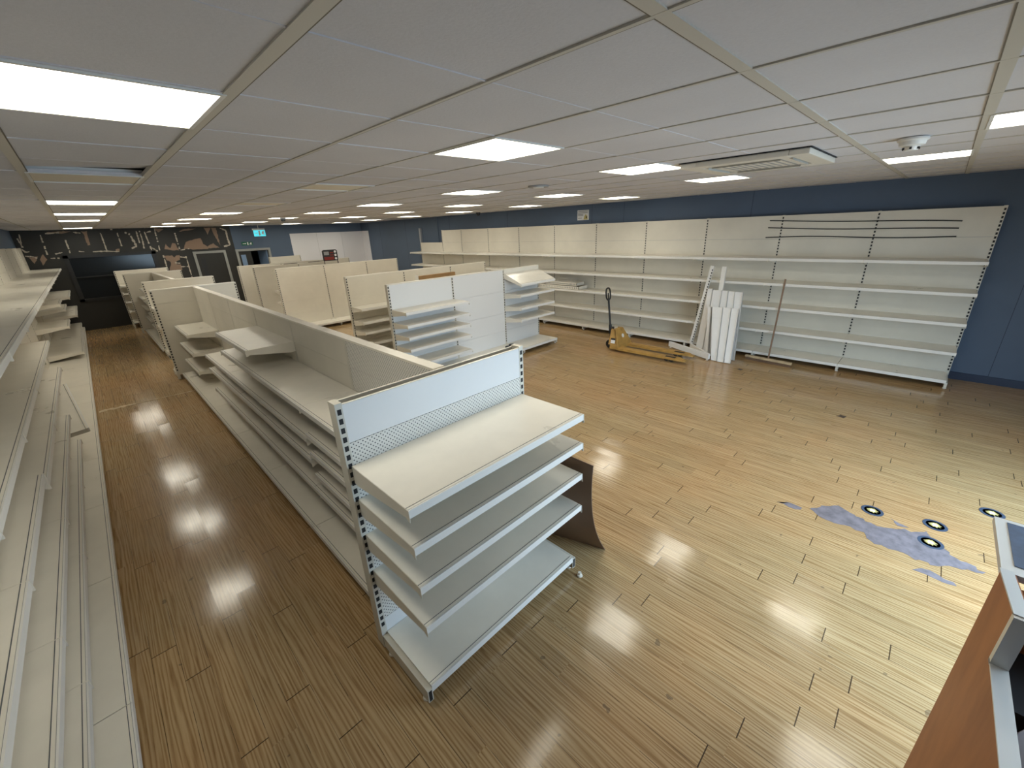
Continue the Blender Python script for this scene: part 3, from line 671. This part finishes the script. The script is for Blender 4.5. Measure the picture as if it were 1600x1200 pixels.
# ------------------------------------------------------------------ loose things
def board_between(mb, p0, p1, q0, q1, th, mt, lipw=0.0):
    """leaning board: bottom edge p0-p1, top edge q0-q1, thickness towards the camera side"""
    p0, p1, q0, q1 = map(Vector, (p0, p1, q0, q1)); n = (p1 - p0).cross(q0 - p0).normalized() * th
    mb.hexa([p0, p1, p1 + n, p0 + n, q0, q1, q1 + n, q0 + n], mt)
lean = [
 # (bottom left, bottom right, top left, top right) seen from the room; x ~8.15 is the shelf front of the wall fixture
 ((8.04, 2.98, 0.0), (7.95, 2.81, 0.0), (8.09, 2.905, 1.20), (8.09, 2.815, 1.20), 'tall narrow cream shelf board leaning, leftmost of the rear boards'),
 ((7.92, 2.80, 0.0), (7.88, 2.62, 0.0), (8.075, 2.81, 1.185), (8.075, 2.655, 1.185), 'tall cream shelf board leaning, second of the rear boards'),
 ((7.88, 2.61, 0.0), (7.86, 2.47, 0.0), (8.07, 2.65, 1.185), (8.07, 2.545, 1.185), 'tall cream shelf board leaning, third of the rear boards'),
 ((7.86, 2.46, 0.0), (7.85, 2.33, 0.0), (8.065, 2.54, 1.18), (8.065, 2.435, 1.18), 'tall cream shelf board leaning, fourth of the rear boards'),
 ((7.85, 2.32, 0.0), (7.84, 2.21, 0.0), (8.06, 2.43, 1.18), (8.06, 2.30, 1.18), 'tall cream shelf board leaning, rightmost of the rear boards'),
 ((7.80, 2.70, 0.0), (7.76, 2.63, 0.0), (7.96, 2.815, 0.895), (7.96, 2.755, 0.895), 'narrow bluish white strip leaning at the left of the front boards'),
 ((7.61, 2.53, 0.0), (7.60, 2.43, 0.0), (7.94, 2.745, 0.90), (7.94, 2.56, 0.90), 'wide white shelf board leaning in front, leftmost of the wide ones'),
 ((7.59, 2.42, 0.0), (7.59, 2.31, 0.0), (7.94, 2.555, 0.905), (7.94, 2.42, 0.905), 'white shelf board leaning in front, in the middle'),
 ((7.59, 2.30, 0.0), (7.60, 2.20, 0.0), (7.94, 2.415, 0.905), (7.94, 2.295, 0.905), 'white shelf board leaning in front, rightmost and nearest'),
]
for a0, a1, b0, b1, lab in lean:
    mb = MB(); board_between(mb, a0, a1, b0, b1, 0.028, 'white_panel')
    # folded edge
    A, B, Cc, D = map(Vector, (a0, a1, b0, b1)); n = (B - A).cross(Cc - A).normalized(); e = (B - A).normalized() * 0.008
    mb.hexa([B - e, B, B + n * 0.045, B - e + n * 0.045, D - e, D, D + n * 0.045, D - e + n * 0.045], 'rail')
    single(mb, 'shelf_board', lab, 'shelf board', a0, 'boards leaning on the right wall fixture')
# loose uprights
def strut(mb, a, b, w, t, mt):
    a, b = Vector(a), Vector(b); d = (b - a).normalized(); s = d.cross(Vector((1, 0, 0))).normalized() * w / 2; k = d.cross(s).normalized() * t / 2
    mb.hexa([a - s - k, a + s - k, a + s + k, a - s + k, b - s - k, b + s - k, b + s + k, b - s + k], mt)
    return d, s, k
t = thing('loose_upright', 'slotted cream shelving upright with a foot, leaning beside the boards', 'shelving upright', (8.12, 3.10, 0), 'loose uprights')
mb = MB(); A_, B_ = Vector((8.09, 3.12, 0.11)), Vector((8.13, 2.905, 1.61)); d, s_, k_ = strut(mb, A_, B_, 0.06, 0.035, 'rail')
for i in range(28):
    c = A_ + (B_ - A_) * ((i + 1) / 29.5); c = c + Vector((0, -0.020, 0))
    mb.box(c.x - 0.0215, c.x - 0.015, c.y - 0.008, c.y + 0.008, c.z - 0.014, c.z + 0.014, 'dark')
mb.build('upright', t)
mb = MB(); dv = Vector((7.62 - 8.10, 2.60 - 3.12, 0)); nn = Vector((dv.y, -dv.x, 0)).normalized() * 0.02; A = Vector((8.10, 3.12, 0.02)); B = A + dv
mb.hexa([A - nn, B - nn, B + nn, A + nn] + [q + Vector((0, 0, 0.09)) for q in (A - nn, B - nn, B + nn, A + nn)], 'rail'); mb.build('foot_arm', t)
mb = MB(); A, B = Vector((8.06, 2.72, 0.0)), Vector((8.14, 2.70, 1.60)); strut(mb, A, B, 0.075, 0.035, 'rail')
single(mb, 'loose_upright', 'plain cream upright rising behind the leaning shelf boards', 'shelving upright', A, 'loose uprights')
t = thing('plinth_panel', 'long low white plinth lying on the floor left of the leaning boards', 'plinth', (7.75, 3.0, 0))
mb = MB(); A = Vector((7.97, 3.50, 0.025)); B = Vector((7.55, 2.56, 0.025)); nn = Vector(((B - A).y, -(B - A).x, 0)).normalized() * 0.02
mb.hexa([A - nn, B - nn, B + nn, A + nn] + [q + Vector((0, 0, 0.10)) for q in (A - nn, B - nn, B + nn, A + nn)], 'white_panel'); mb.build('board', t)
for f_ in (0.04, 0.5, 0.96):
    c = A + (B - A) * f_; mb = MB(); mb.lathe((c.x, c.y, 0), [(0.02, 0), (0.022, 0.006), (0.012, 0.012), (0.01, 0.03)], 'foot', 12); mb.build('foot', t, smooth=True)
# broom
t = thing('broom', 'broom with a brown wooden handle leaning on the right wall fixture', 'broom', (8.02, 1.72, 0))
mb = MB(); mb.tube([(8.02, 1.73, 0.07), (8.10, 1.728, 0.75), (8.155, 1.725, 1.43)], 0.014, 'handlewood', 10); mb.build('handle', t, smooth=True)
mb = MB(); mb.hexa([(8.02, 2.10, 0.05), (8.07, 2.10, 0.05), (7.99, 1.36, 0.05), (7.94, 1.36, 0.05), (8.02, 2.10, 0.085), (8.07, 2.10, 0.085), (7.99, 1.36, 0.085), (7.94, 1.36, 0.085)], 'tape'); mb.build('head', t)
mb = MB()
for i in range(60):
    f_ = (i + 0.5) / 60; y = 2.09 - f_ * 0.72; x = 8.045 - f_ * 0.08
    for dx in (-0.018, 0.0, 0.018): mb.tube([(x + dx, y, 0.05), (x + dx + random.uniform(-0.004, 0.004), y + random.uniform(-0.006, 0.006), 0.001)], 0.004, 'handlewood', 4)
mb.build('bristles', t)
# spot near the boards
# pallet truck
t = thing('pallet_truck', 'worn yellow pallet truck with a black handle parked before the right shelving', 'pallet truck', (7.25, 4.2, 0))
X0, X1, Y0 = 7.02, 7.56, 4.13
for xa in (X0, X1 - 0.16):
    mb = MB(); xc = xa + 0.08
    mb.hexa([(xa, 2.92, 0.055), (xa + 0.16, 2.92, 0.055), (xa + 0.16, Y0, 0.045), (xa, Y0, 0.045), (xa + 0.005, 2.92, 0.085), (xa + 0.155, 2.92, 0.085), (xa + 0.155, Y0, 0.095), (xa + 0.005, Y0, 0.095)], 'yellow')
    mb.hexa([(xa + 0.04, 2.80, 0.045), (xa + 0.12, 2.80, 0.045), (xa + 0.16, 2.92, 0.055), (xa, 2.92, 0.055), (xa + 0.045, 2.80, 0.06), (xa + 0.115, 2.80, 0.06), (xa + 0.155, 2.92, 0.085), (xa + 0.005, 2.92, 0.085)], 'yellow')
    mb.box(xa + 0.045, xa + 0.115, 2.98, 3.17, 0.083, 0.0875, 'dark'); fk = mb.build('fork', t)
    mb = MB(); mb.cyl((xc - 0.03, 3.05, 0.04), 0.04, 0.06, 'steel', 18, (1, 0, 0)); mb.cyl((xc - 0.03, 3.14, 0.04), 0.04, 0.06, 'steel', 18, (1, 0, 0)); mb.build('load_roller', fk, smooth=True)
mb = MB()
xm = (X0 + X1) / 2
mb.hexa([(X0, Y0 - 0.02, 0.05), (X1, Y0 - 0.02, 0.05), (X1, Y0 + 0.18, 0.05), (X0, Y0 + 0.18, 0.05), (X0 + 0.01, Y0, 0.13), (X1 - 0.01, Y0, 0.13), (X1 - 0.01, Y0 + 0.18, 0.13), (X0 + 0.01, Y0 + 0.18, 0.13)], 'yellow')
mb.hexa([(X0 + 0.01, Y0, 0.13), (X1 - 0.01, Y0, 0.13), (X1 - 0.01, Y0 + 0.03, 0.13), (X0 + 0.01, Y0 + 0.03, 0.13), (xm - 0.13, Y0 + 0.13, 0.42), (xm + 0.13, Y0 + 0.13, 0.42), (xm + 0.13, Y0 + 0.20, 0.42), (xm - 0.13, Y0 + 0.20, 0.42)], 'yellow')
for xa, xb in ((X0 + 0.01, xm - 0.13), (X1 - 0.01, xm + 0.13)):
    sg = 1 if xb > xa else -1
    mb.prism([(xa, Y0 + 0.02, 0.13), (xa, Y0 + 0.22, 0.13), (xb, Y0 + 0.24, 0.42), (xb, Y0 + 0.13, 0.42)], (0.025 * sg, 0, 0), 'yellow')
mb.build('body', t, bevel=0.005)
mb = MB(); mb.hexa([(X0 - 0.001, Y0 + 0.07, 0.17), (X0 - 0.001, Y0 + 0.16, 0.17), (X0 + 0.01, Y0 + 0.16, 0.17), (X0 + 0.01, Y0 + 0.07, 0.17), (X0 + 0.022, Y0 + 0.075, 0.23), (X0 + 0.022, Y0 + 0.165, 0.23), (X0 + 0.03, Y0 + 0.165, 0.23), (X0 + 0.03, Y0 + 0.075, 0.23)], 'whiteprint')
mb.hexa([(X0 + 0.02, Y0 + 0.075, 0.231), (X0 + 0.02, Y0 + 0.165, 0.231), (X0 + 0.03, Y0 + 0.165, 0.231), (X0 + 0.03, Y0 + 0.075, 0.231), (X0 + 0.035, Y0 + 0.08, 0.262), (X0 + 0.035, Y0 + 0.17, 0.262), (X0 + 0.045, Y0 + 0.17, 0.262), (X0 + 0.045, Y0 + 0.08, 0.262)], 'dark'); mb.build('label_plate', t)
mb = MB(); mb.cyl((xm + 0.02, Y0 + 0.062, 0.28), 0.04, 0.004, 'rail', 18, (0, -0.945, 0.326)); mb.build('sticker', t)
xc = (X0 + X1) / 2
mb = MB(); mb.cyl((xc, Y0 + 0.29, 0.10), 0.055, 0.26, 'black', 18); mb.cyl((xc, Y0 + 0.29, 0.36), 0.03, 0.07, 'steel', 14)
mb.box(xc - 0.09, xc + 0.09, Y0 + 0.20, Y0 + 0.30, 0.16, 0.24, 'black'); mb.build('pump', t, smooth=True)
for sx in (-0.085, 0.03):
    mb = MB(); mb.cyl((xc + sx, Y0 + 0.30, 0.085), 0.085, 0.055, 'black', 24, (1, 0, 0)); mb.cyl((xc + sx - 0.001, Y0 + 0.30, 0.085), 0.03, 0.057, 'steel', 14, (1, 0, 0)); mb.build('steering_wheel', t, smooth=True)
hb = Vector((xc, Y0 + 0.33, 0.30)); ht = Vector((xc, Y0 + 0.44, 1.17))
mb = MB(); mb.tube([hb, hb + (ht - hb) * 0.2], 0.045, 'black', 12, 0.028); mb.tube([hb + (ht - hb) * 0.2, hb + (ht - hb) * 0.80], 0.02, 'black', 12)
mb.build('handle_shaft', t, smooth=True)
mb = MB(); c = hb + (ht - hb) * 0.90; up = (ht - hb).normalized(); ring = []
for k in range(25):
    an = 2 * math.pi * k / 24; ring.append(c + Vector((1, 0, 0)) * 0.075 * math.copysign(abs(math.cos(an)) ** 0.7, math.cos(an)) + up * 0.115 * math.copysign(abs(math.sin(an)) ** 0.7, math.sin(an)))
mb.tube(ring, 0.016, 'black', 10); mb.tube([c - up * 0.11, c + up * 0.02], 0.012, 'black', 8); mb.build('handle_grip', t, smooth=True)

# curved hardboard sheet behind the near end unit
mb = MB(); N = 14; outer = []; inner = []
for i in range(N + 1):
    f_ = i / N; z = 0.93 * f_; x = 2.285 - 0.30 * (1 - (1 - f_) ** 2.2)
    dy = -0.06 * f_
    outer.append((x, z, dy))
for side in (0,):
    vs_ = []
    for j, (x, z, dy) in enumerate(outer):
        for (yy, xs_) in ((1.355, 0.0), (2.15, -0.27)):
            vs_.append(Vector((x + xs_ * (1 - j / N) ** 2, yy + dy, z))); vs_.append(Vector((x + xs_ * (1 - j / N) ** 2 - 0.006, yy + dy, z + 0.001)))
    fs_ = []
    for j in range(N):
        a_ = j * 4; b_ = a_ + 4
        fs_ += [(a_, a_ + 2, b_ + 2, b_), (a_ + 1, b_ + 1, b_ + 3, a_ + 3), (a_, b_, b_ + 1, a_ + 1), (a_ + 2, a_ + 3, b_ + 3, b_ + 2)]
    fs_ += [(0, 1, 3, 2), (4 * N, 4 * N + 2, 4 * N + 3, 4 * N + 1)]
    mb.poly(vs_, fs_, 'hardboard')
single(mb, 'hardboard_sheet', 'bowed brown hardboard sheet leaning behind the nearest end unit', 'board', (2.2, 1.7, 0), smooth=True)
# stray castor cap on the floor
mb = MB(); mb.lathe((1.93, 1.345, 0), [(0.018, 0.0), (0.021, 0.004), (0.019, 0.014), (0.008, 0.018), (0.007, 0.032), (0.012, 0.036)], 'foot', 16)
single(mb, 'castor_cap', 'small loose white plastic cap on the floor beside the nearest end unit', 'cap', (1.93, 1.345, 0), smooth=True)

# loose shelf on the left fixture
mb = MB()
pts = [(-0.56, 7.40, 0.80), (-0.467, 6.42, 0.47), (-0.90, 6.36, 0.45), (-1.0, 7.32, 0.78)]
mb.hexa([(x, y, z - 0.024) for x, y, z in pts] + pts, 'shelf')
A, B = Vector(pts[0]), Vector(pts[1]); nrm = Vector((0.012, 0.003, 0)); dn = Vector((0, 0, -0.045))
mb.hexa([A + dn, B + dn, B + nrm + dn, A + nrm + dn, A, B, B + nrm, A + nrm], 'rail')
i0 = Vector((-0.018, -0.004, 0.0006)); mb.hexa([A + i0 * 0.8, B + i0 * 0.8, B + i0, A + i0] + [q + Vector((0, 0, 0.0012)) for q in (A + i0 * 0.8, B + i0 * 0.8, B + i0, A + i0)], 'gap')
mb.hexa([B + dn, Vector(pts[2]) + dn, Vector(pts[2]) + dn + Vector((0, -0.006, 0)), B + dn + Vector((0, -0.006, 0)), B, Vector(pts[2]), Vector(pts[2]) + Vector((0, -0.006, 0)), B + Vector((0, -0.006, 0))], 'post')
loose = single(mb, 'loose_shelf', 'loose cream shelf lying askew across the left wall shelving', 'shelf board', (-0.75, 6.9, 0.45))

# trays on the right fixture
for k, (dz, y0, y1, lab) in enumerate(((0.0, 5.95, 7.20, 'cream perforated tray on the right fixture, lower of the stacked pair'), (0.079, 6.05, 7.05, 'cream perforated tray on the right fixture, upper of the stacked pair'))):
    t = thing('perforated_tray', lab, 'tray', (8.4, 6.5, 0.946 + dz), 'perforated trays on the right fixture')
    zb = 0.946 + dz; mb = MB(); xa, xb = 8.21 + 0.05 * k, 8.56
    mb.box(xa, xb, y0, y1, zb, zb + 0.006, 'shelf'); mb.build('base', t)
    for (q0, q1, q2, q3) in ((xa, xa + 0.008, y0, y1), (xb - 0.008, xb, y0, y1), (xa, xb, y0, y0 + 0.008), (xa, xb, y1 - 0.008, y1)):
        mb = MB(); mb.box(q0, q1, q2, q3, zb, zb + 0.075, 'shelf')
        if q3 - q2 > 0.5 and q0 < 8.4:
            n = 24
            for i in range(n): yy = q2 + (q3 - q2) * (i + 0.5) / n; mb.box(q0 - 0.0006, q0, yy - 0.010, yy + 0.010, zb + 0.022, zb + 0.058, 'gap')
        mb.build('side', t)
# wire ends on trays
t = thing('wire_divider', 'bent grey wire divider resting on the stacked trays', 'divider', (8.38, 6.3, 1.05))
mb = MB()
for i in range(16): yy = 6.08 + i * 0.055; mb.tube([(8.26, yy, 1.104), (8.30, yy, 1.20)], 0.0025, 'alu', 6)
mb.tube([(8.30, 6.06, 1.20), (8.30, 6.93, 1.20)], 0.005, 'alu', 6); mb.tube([(8.26, 6.06, 1.104), (8.26, 6.93, 1.104)], 0.005, 'alu', 6); mb.build('wires', t)

# black gloves-like item on the white run's base deck
t = thing('hand_tool', 'small black two-part item lying on the white run base deck', 'tool', (5.72, 5.86, 0.131))
mb = MB(); mb.lathe((5.64, 5.82, 0.132), [(0.05, 0), (0.062, 0.008), (0.055, 0.022), (0.03, 0.028)], 'black', 16); mb.build('pad', t, smooth=True)
mb = MB(); mb.lathe((5.79, 5.86, 0.132), [(0.055, 0), (0.068, 0.008), (0.06, 0.024), (0.03, 0.03)], 'black', 16); mb.build('pad', t, smooth=True)
# wooden plank between the rows
mb = MB(); mb.box(4.5, 5.40, 7.05, 7.12, 1.52, 1.60, 'wood'); mb.box(4.48, 4.50, 7.04, 7.13, 1.50, 1.62, 'rail')
mb.box(4.53, 4.56, 7.07, 7.10, 0.0, 1.52, 'wood'); mb.box(5.34, 5.37, 7.07, 7.10, 0.0, 1.52, 'wood')
single(mb, 'wooden_rail', 'pine rail standing between the white run and the cream run', 'rail', (4.95, 7.08, 0))
# display sign on the bare run
t = thing('display_sign', 'black and dark red display sign on two legs above the bare run', 'sign', (5.3, 13.2, 0))
y = 13.2
mb = MB(); x0, x1 = 5.19, 5.64
mb.prism([(x0 + 0.03, y, 1.68), (x1 - 0.03, y, 1.68), (x1, y, 1.71), (x1, y, 1.97), (x1 - 0.04, y, 2.0), (x0 + 0.04, y, 2.0), (x0, y, 1.97), (x0, y, 1.71)], (0, 0.03, 0), 'black'); mb.build('board', t)
mb = MB(); mb.box(x0 + 0.03, x1 - 0.12, y - 0.002, y, 1.71, 1.80, 'red'); mb.box(x0 + 0.04, x0 + 0.19, y - 0.002, y, 1.85, 1.95, 'greyprint'); mb.box(x0 + 0.22, x1 - 0.12, y - 0.002, y, 1.90, 1.93, 'red'); mb.box(x0 + 0.22, x1 - 0.12, y - 0.002, y, 1.83, 1.86, 'red')
for z in (1.74, 1.84, 1.94): mb.cyl((x1 - 0.065, y, z), 0.035, 0.003, 'whiteprint', 16, (0, -1, 0))
mb.build('print', t)
for xx in (x0 + 0.02, x1 - 0.02): mb = MB(); mb.tube([(xx, y + 0.015, 0.0), (xx, y + 0.015, 1.75)], 0.011, 'black', 8); mb.build('leg', t)
for i, (xa, xb) in enumerate(((4.40, 4.78), (5.14, 5.62))):
    mb = MB(); mb.box(xa, xb, 14.28, 14.35, 1.45, 1.64, 'bbrown'); mb.box(xa + 0.02, xb - 0.02, 14.275, 14.28, 1.47, 1.62, 'stainb'); mb.box((xa + xb) / 2 - 0.015, (xa + xb) / 2 + 0.015, 14.30, 14.33, 0, 1.45, 'bbrown'); mb.box(xa, xb, 14.22, 14.42, 0, 0.015, 'bbrown')
    single(mb, 'header_stand', ['dark brown header stand behind the bare run, the left one', 'dark brown header stand behind the bare run, beside the red sign'][i], 'stand', ((xa + xb) / 2, 14.31, 0), 'dark header stands')

# black flexible strips on the right fixture
for k, (za, zb, ya, yb, lab) in enumerate(((2.335, 2.232, 2.225, -0.12, 'top'), (2.222, 2.148, 2.236, -0.11, 'middle'), (2.072, 2.046, 2.25, -0.11, 'lowest'))):
    pts = []
    for i in range(25):
        f_ = i / 24; bow = [0.018 * math.sin(f_ * 5.2 + 2.6) + 0.022 * math.sin(f_ * math.pi), 0.010 * math.sin(f_ * 6 + 2.4), 0.012 * math.sin(f_ * 7 - 0.4)][k]
        pts.append((8.630, ya + (yb - ya) * f_, za + (zb - za) * f_ + bow))
    mb = MB(); mb.tube(pts, 0.0075, 'black', 8)
    single(mb, 'flexible_strip', 'thin wavy black strip across the right fixture top panels, the %s of three' % lab, 'strip', pts[12], 'black strips on the top panels', smooth=True)

# floor wear, stickers, transition strip
a = MB()
def patch(pts, mt, z=0.0012, jit=0.017, step=0.03):
    q = []
    for i in range(len(pts)):
        x0, y0 = pts[i]; x1, y1 = pts[(i + 1) % len(pts)]; n = max(1, int(math.hypot(x1 - x0, y1 - y0) / step))
        for k in range(n):
            j = 0 if k == 0 else jit
            q.append((x0 + (x1 - x0) * k / n + random.uniform(-j, j), y0 + (y1 - y0) * k / n + random.uniform(-j, j), 0.0002))
    a.prism(q[::-1] if False else q, (0, 0, z), mt)
patch([(3.888, 0.311), (4.02, 0.22), (4.101, 0.139), (4.04, 0.02), (3.987, -0.132), (4.06, -0.27), (4.10, -0.36), (4.16, -0.42), (4.06, -0.47), (4.0, -0.52), (3.93, -0.58), (3.873, -0.731), (3.83, -0.68), (3.80, -0.58), (3.74, -0.50), (3.71, -0.375), (3.74, -0.26), (3.72, -0.142), (3.827, -0.068), (3.83, 0.06), (3.81, 0.183)], 'concrete')
patch([(3.577, -0.364), (3.637, -0.412), (3.63, -0.50), (3.614, -0.573), (3.584, -0.589), (3.57, -0.5)], 'concrete')
patch([(3.81, 0.545), (3.87, 0.46), (3.86, 0.36), (3.80, 0.40)], 'concrete'); patch([(4.173, -0.197), (4.124, -0.319), (4.10, -0.25)], 'concrete')
patch([(6.22, 0.48), (6.31, 0.45), (6.29, 0.38), (6.20, 0.40)], 'stainb'); patch([(7.36, 2.02), (7.42, 2.0), (7.40, 1.93), (7.33, 1.95)], 'stainb', 0.0012, 0.004)
a.build('worn_floor_patches', floor)
for (x, y, lab) in ((4.204, -0.082, 'round worn yellow and navy floor sticker, the left one nearest the screed patch tip'), (4.299, -0.467, 'round worn yellow and navy floor sticker, farthest right of the three'), (4.016, -0.448, 'round worn yellow and navy floor sticker beside the big screed patch'), (4.80, -0.80, 'torn yellow and black floor sticker by the counter flap corner')):
    mb = MB(); mb.lathe((x, y, 0.0014), [(0.068, 0.0), (0.076, 0.0), (0.076, 0.0012), (0.068, 0.0012)], 'stickerblue', 28)
    mb.lathe((x, y, 0.0014), [(0.050, 0.0), (0.056, 0.0), (0.056, 0.0012), (0.050, 0.0012)], 'stickerblue', 28)
    q = [(x + (0.032 + 0.010 * math.sin(k * 2.7)) * math.cos(k * math.pi / 9), y + (0.032 + 0.010 * math.cos(k * 3.1)) * math.sin(k * math.pi / 9), 0.0026) for k in range(18)]
    mb.prism(q, (0, 0, 0.0006), 'yprint')
    q = [(x + (0.018 + 0.008 * math.sin(k * 2.1)) * math.cos(k * math.pi / 5), y + (0.018) * math.sin(k * math.pi / 5), 0.0032) for k in range(10)]
    mb.prism(q, (0, 0, 0.0005), 'whiteprint')
    single(mb, 'floor_sticker', lab, 'floor sticker', (x, y, 0), 'round floor stickers')
mb = MB(); pts = []; n = 44
up_, dn_ = [], []
for i in range(n + 1):
    x = -0.44 + 1.2 * i / n; wv_ = 0.075 if i < 16 else 0.026
    up_.append((x, 8.66 - 0.08 * i / n + random.uniform(0.2, 1) * wv_, 0.0003)); dn_.append((x, 8.66 - 0.08 * i / n - random.uniform(0.2, 1) * wv_, 0.0003))
mb.prism(dn_ + up_[::-1], (0, 0, 0.004), 'tape')
single(mb, 'floor_tape', 'torn cream tape strip crossing the left aisle floor', 'tape', (0.15, 8.62, 0))

# checkout counter at the lower right
t = thing('checkout_counter', 'orange brown checkout counter with grey metal edges at the lower right', 'counter', (1.5, -0.7, 0))
Yc = -0.388
mb = MB()
mb.prism([(1.912, Yc, 0), (1.912, Yc, 1.245), (1.612, Yc, 1.295), (1.622, Yc, 1.105), (0.75, Yc, 1.125), (0.75, Yc, 0)], (0, -0.035, 0), 'counter'); mb.build('side_panel', t)
mb = MB()   # metal edging along the panel top
def strip(p, q, w=0.05, th=0.006):
    p = Vector((p[0], Yc + 0.004, p[1])); q = Vector((q[0], Yc + 0.004, q[1])); d = (q - p).normalized(); nz = Vector((-d.z, 0, d.x)) * th
    if nz.z < 0: nz = -nz
    mb.hexa([p, q, q + Vector((0, -w, 0)), p + Vector((0, -w, 0)), p + nz, q + nz, q + nz + Vector((0, -w, 0)), p + nz + Vector((0, -w, 0))], 'alu')
strip((1.916, 1.247), (1.612, 1.297), 0.032); strip((1.622, 1.107), (0.75, 1.127), 0.038)
mb.box(1.598, 1.624, Yc - 0.034, Yc + 0.004, 1.105, 1.30, 'alu'); mb.build('metal_edging', t)
mb = MB(); mb.box(1.88, 1.912, -1.15, Yc - 0.035, 0, 1.20, 'counter'); mb.build('end_panel', t)
mb = MB(); mb.box(0.75, 1.88, -1.15, Yc - 0.036, 0.60, 0.62, 'carpet'); mb.box(0.75, 1.88, -1.17, -1.15, 0, 1.1, 'carpet'); mb.box(1.60, 1.879, -1.15, Yc - 0.06, 0.62, 0.98, 'carpet'); mb.build('inner_shelf', t)
mb = MB()   # hinged flap with blue-grey ribbed top
mb.box(1.914, 2.29, -1.0, Yc - 0.002, 1.222, 1.246, 'alu')
for k in range(7): mb.box(1.965, 2.265, -0.965 + k * 0.078, -0.965 + k * 0.078 + 0.075, 1.246, 1.2485, 'flap_blue')
mb.build('flap', t)
mb = MB(); mb.lathe((1.40, -0.635, 0.86), [(0.0, 0.0), (0.15, 0.01), (0.19, 0.05), (0.205, 0.13), (0.195, 0.17), (0.14, 0.19), (0.0, 0.195)], 'plastic_blue', 32)
mb.lathe((1.40, -0.635, 0.62), [(0.10, 0.0), (0.10, 0.012), (0.03, 0.02), (0.03, 0.245)], 'black', 20)
single(mb, 'counter_stool', 'blue grey rounded stool top showing inside the checkout counter', 'stool', (1.40, -0.635, 0.62), smooth=True)
